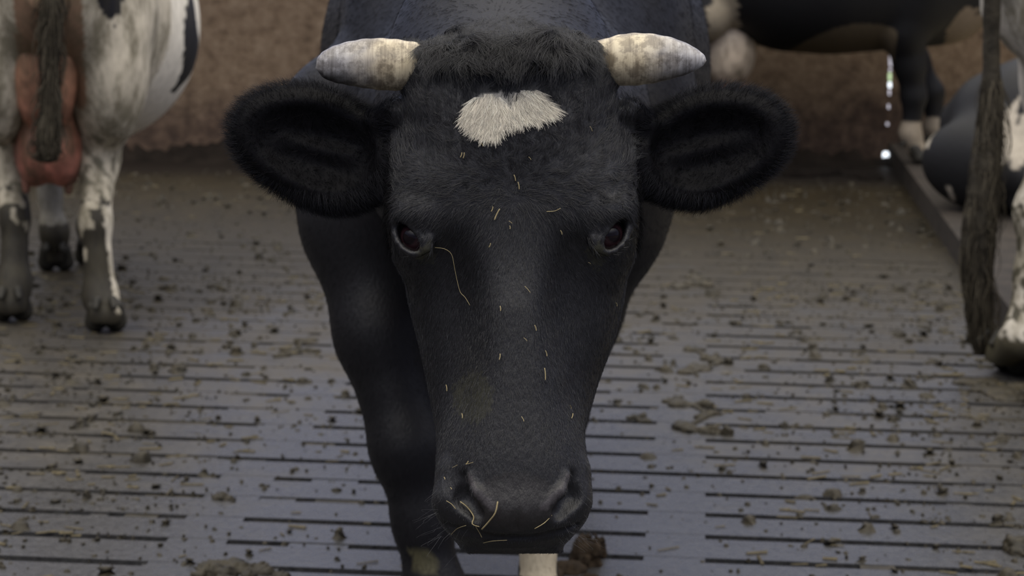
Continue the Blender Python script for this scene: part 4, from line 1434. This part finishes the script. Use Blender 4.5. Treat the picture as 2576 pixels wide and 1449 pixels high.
# tail: dirty rope down the middle with a clotted switch
def tail(parent, pts, rs, mat, n=2200, spread=.03, tip=None, seed=3):
    r_ = np.random.RandomState(seed)
    o, _ = swept('tail', pts, rs, mat, parent, 14, .05, 17, 6)
    # strands hanging along the lower half
    pts = np.array(pts)
    i0 = len(pts) // 3
    t = r_.uniform(i0, len(pts) - 1.001, n)
    i = t.astype(int); u = (t - i)[:, None]
    c = pts[i] * (1 - u) + pts[i + 1] * u
    an_ = r_.uniform(0, 2 * math.pi, n); rr_ = np.interp(t, np.arange(len(rs)), rs) * r_.uniform(.75, 1.1, n)
    off = np.stack([np.cos(an_) * rr_, np.sin(an_) * rr_, 0 * rr_], 1)
    K = 6; st = np.empty((n, K, 3))
    L = np.minimum(r_.uniform(.08, .22, n), np.linalg.norm(c - pts[-1], axis=1) + .02)
    fo = r_.randint(0, 34, n); ca = r_.normal(size=(34, 3)) * spread * .6; ca[:, 2] = 0
    dn = pts[-1] - pts[i0]; dn /= np.linalg.norm(dn)
    for k in range(K):
        s = k / (K - 1)
        st[:, k] = c + off * (1 - .55 * s) + ca[fo] * math.sin(math.pi * s) * .8 + dn * (L * s)[:, None]
    zmin = tip if tip is not None else .06
    st[:, :, 2] = np.maximum(st[:, :, 2], zmin)
    hair('tail_switch', st, .0014, np.array([.040, .034, .024]) * r_.uniform(.2, 2.6, (n, 1)), M_body_fur, parent)


YB = float(fB((0, -1.0, 1.0))[1])
tail(cowB, [fB((-.01, -.86, 1.24)), fB((-.01, -.97, 1.20)), PY(134, -60, YB - .01), PY(128, 60, YB), PY(128, 170, YB + .01), PY(126, 270, YB + .02), PY(122, 350, YB + .03), PY(122, 395, YB + .03)],
     [.05, .038, .024, .021, .020, .024, .030, .010], M_tail_pale, 1300, .028, float(PY(122, 412, YB)[2]), 5)

# ================================================================== the black cow standing against the far wall
dC = 10.55
cU = P(1830, 110, dC); cF = P(2310, 330, dC)
# standing in profile, head to the right of the photo
C_T = rig((float(P(2035, 100, dC)[0]) - .02, float(P(2035, 200, dC)[1]), 0), -math.pi / 2 - .02, 1.0)
fC, gC, RC, sC = C_T
lc = lambda x, y, d: gC(P(x, y, d))
ffx = float(gC(P(2300, 380, dC))[1])
torsoC = [(y, cx, cz + (.05 if abs(y) < .6 else 0), a, b * .97) for y, cx, cz, a, b in TORSO]
C_field = body_field(C_T, [lift(C_T, fore_leg(1, (.12, ffx - .02))), lift(C_T, fore_leg(-1, (-.13, ffx + .14))), hind_leg(1, (.13, -.62)), hind_leg(-1, (-.13, -.80))], torsoC,
                     lambda B, f, E: (B.chain([f((0, .8, 1.1)), f((0, 1.15, 1.15)), f((0, 1.4, 1.2))], [.2, .15, .12], .1), B.chain([f((0, .82, .92)), f((0, 1.0, .85)), f((0, 1.2, .98))], [.1, .075, .06], .08), head_simple(B, f, (0, 1.45, 1.25), 0)))


yarch = float(gC(P(2150, 80, dC))[1]); ych = gC(P(2415, 90, dC))


def colC(V):
    L = gC(V); c = np.tile(np.array([.0075, .0075, .0085]), (len(V), 1))
    under = (L[:, 2] < .775 - 1.3 * (L[:, 1] - yarch) ** 2) & (L[:, 2] > .5) & (np.abs(L[:, 1] - yarch) < .36) & (L[:, 1] < ffx - .14)
    c[under] = (.085, .066, .042)
    br = ellipsoids_mask(L, [((.1, ych[1], ych[2]), (.4, .10, .15))], .1, .2); c[br] = (.17, .13, .09)
    gr = ellipsoids_mask(L, [(gC(P(1805, 30, dC)), (.5, .10, .26))], .1, .2); c[gr] = (.26, .22, .16)
    so = (L[:, 2] < .30) & (L[:, 1] > .3) & (L[:, 1] > ffx - .3); c[so] = (.24, .20, .15)
    so = (L[:, 2] < .15); c[so] = (.05, .045, .03)
    return c


cowC = empty('cow', fC((0, 0, 0)), 0)
tag(cowC, 'black cow in profile by the far wall with pale udder and pale feet', 'cow')
cow_body(C_T, C_field, colC, M_hide, cowC)
for ft in ((.12, ffx - .02), (-.13, ffx + .14), (.13, -.62), (-.13, -.80)): hoof(cowC, C_T, ft, 0, 1.05)
uy = float(gC(P(1828, 110, dC))[1])
def colUC(V):
    L = gC(V); t = np.clip((L[:, 2] - .42) / .12, 0, 1)[:, None]
    return np.array([.16, .10, .06]) * (1 - t) + np.array([.50, .41, .31]) * t


udder(C_T, cowC, (.06, uy, .62), (.15, .135, .19), [(.15, uy - .02, .425), (.15, uy + .07, .435), (.03, uy, .43)], colUC, .013)

# ================================================================== the dirty tailed cow at the right edge
D_T = rig((float(G(2500, 940)[0]) + .95, float(G(2500, 940)[1]) + .12, 0), -math.pi / 2 - .06, 1.0)
fD, gD, RD, sD = D_T
hD = tuple(gD(G(2520, 940))[:2]); dD = 5500 / 900.
pD = lambda x, y, d: tuple(gD(P(x, y, d)))
legsD = [('hind', [pD(2760, -80, dD + .1), pD(2740, 180, dD), pD(2680, 380, dD - .02), pD(2618, 530, dD), pD(2598, 690, dD + .02), pD(2570, 850, dD + .02), (hD[0], hD[1] - .0, .06)], [.16, .13, .09, .068, .044, .05, .052]),
         lift(D_T, hind_leg(-1, (-.14, -.55))), lift(D_T, fore_leg(1, (.13, .55))), lift(D_T, fore_leg(-1, (-.13, .75)))]
D_field = body_field(D_T, legsD, TORSO, lambda B, f, E: (B.chain([f((0, .8, 1.1)), f((0, 1.15, 1.15)), f((0, 1.4, 1.2))], [.2, .15, .12], .1), head_simple(B, f, (0, 1.45, 1.25), 0)))


pch = [gD(P(2565, y_, dD)) for y_ in (200, 500)]


def colD(V):
    q = to_px(V); L = gD(V)
    c = np.tile(np.array([.50, .46, .39]), (len(V), 1))
    blk = ellipsoids_mask(L, [((.1, pch[1][1] + .3, pch[1][2]), (.5, .30, .1)), ((0, .2, 1.0), (.6, .5, .5))], .1, .2)
    c[blk] = (.009, .009, .010)
    lo_ = (L[:, 2] < .5) & (vnoise(V, .09, 19) > .0); c[lo_] = (.055, .05, .035)
    c[L[:, 2] < .13] = (.07, .062, .04)
    return c


cowD = empty('cow', fD((0, 0, 0)), 0)
tag(cowD, 'black and white cow at the right edge with a long dung-matted tail hanging down', 'cow')
cow_body(D_T, D_field, colD, M_dirty_hide, cowD)
hoof(cowD, D_T, hD, .5, 1.15)
for ft in ((-.14, -.55), (.13, .55), (-.13, .75)): hoof(cowD, D_T, ft, 0, 1.05)
YD = float(fD((0, 0, 0))[1]) - .10
tail(cowD, [fD((0, -.84, 1.25)), fD((0, -.96, 1.22))] + [PY(x_, y_, YD) for x_, y_ in ((2500, -60), (2494, 80), (2494, 190), (2490, 300), (2478, 410), (2466, 520), (2458, 620), (2462, 720), (2472, 800), (2486, 880))],
     [.05, .036, .028, .024, .026, .032, .038, .042, .042, .034, .020, .007], M_tail, 5200, .024, .05, 8)

# ================================================================== the cow lying on the raised bed behind the tail
E0 = G(2560, 570, .1)
E_T = rig((float(E0[0]) + .60, float(E0[1]) + .35, .1), -math.pi / 2 - .5, 0.90)
fE, gE, RE, sE = E_T
EF = Field()
rowsE = [(-.95, 0, .30, .08, .12), (-.85, 0, .33, .24, .24), (-.6, 0, .36, .36, .33), (-.2, 0, .37, .42, .36), (.3, 0, .38, .38, .37), (.6, 0, .40, .28, .34), (.8, 0, .42, .18, .24), (.9, 0, .43, .08, .12)]
EF.loft(lambda p: gE(p), 1, rowsE, .03, 2.3)
EF.ell(fE((.30, -.62, .22)), (.14, .30, .20), RE, .08); EF.ell(fE((-.30, -.62, .22)), (.14, .30, .20), RE, .08)
EF.chain([fE((.36, -.5, .2)), fE((.44, -.2, .10)), fE((.42, -.45, .045))], [.12, .06, .04], .05)
EF.chain([fE((.22, .5, .2)), fE((.32, .75, .08)), fE((.30, .5, .04))], [.12, .055, .04], .05)
EF.chain([fE((0, .75, .5)), fE((0, 1.05, .68)), fE((0, 1.2, .74))], [.17, .12, .11], .08)
EF.chain([fE((0, 1.2, .74)), fE((0, 1.42, .60)), fE((0, 1.55, .48))], [.12, .09, .07], .06)
for sx in (-1, 1): EF.cone(fE((.09 * sx, 1.16, .80)), fE((.24 * sx, 1.12, .80)), .03, .045, .03)
E_field = lambda p: np.maximum(EF(p), .102 - p[:, 2])


def colE(V):
    q = to_px(V); L = gE(V)
    c = np.tile(np.array([.0075, .0075, .0085]), (len(V), 1))
    n = .3 * vnoise(V, .12, 23)
    w = (np.hypot((q[:, 0] - 2335) / 26, (q[:, 1] - 300) / 60) < 1 + n) | (np.hypot((q[:, 0] - 2555) / 42, (q[:, 1] - 345) / 75) < 1 + n)
    w |= np.hypot((q[:, 0] - 2392 - (q[:, 1] - 487) * .4) / 7, (q[:, 1] - 487) / 20) < 1
    c[w] = (.36, .32, .26)
    return c


cowE = empty('cow', fE((0, 0, 0)), 0)
tag(cowE, 'black cow with small white spots lying on the raised bed behind the dirty tail', 'cow')
Ve, Fe = surface(E_field, fE((0, .2, 0)) - np.array([1.75, 1.5, .1]), fE((0, .2, 0)) + np.array([1.75, 1.5, 1.0]), .016, 2)
nn = np.cross(Ve[Fe[::50, 2]] - Ve[Fe[::50, 0]], Ve[Fe[::50, 3]] - Ve[Fe[::50, 1]]); _d, g2 = grad(E_field, Ve[Fe[::50, 0]], .004)
if (nn * g2).sum() < 0: Fe = Fe[:, ::-1]
Ve[:, 2] = np.maximum(Ve[:, 2], .101)
link_mesh('body', Ve, Fe, M_hide, cowE, colE(Ve))
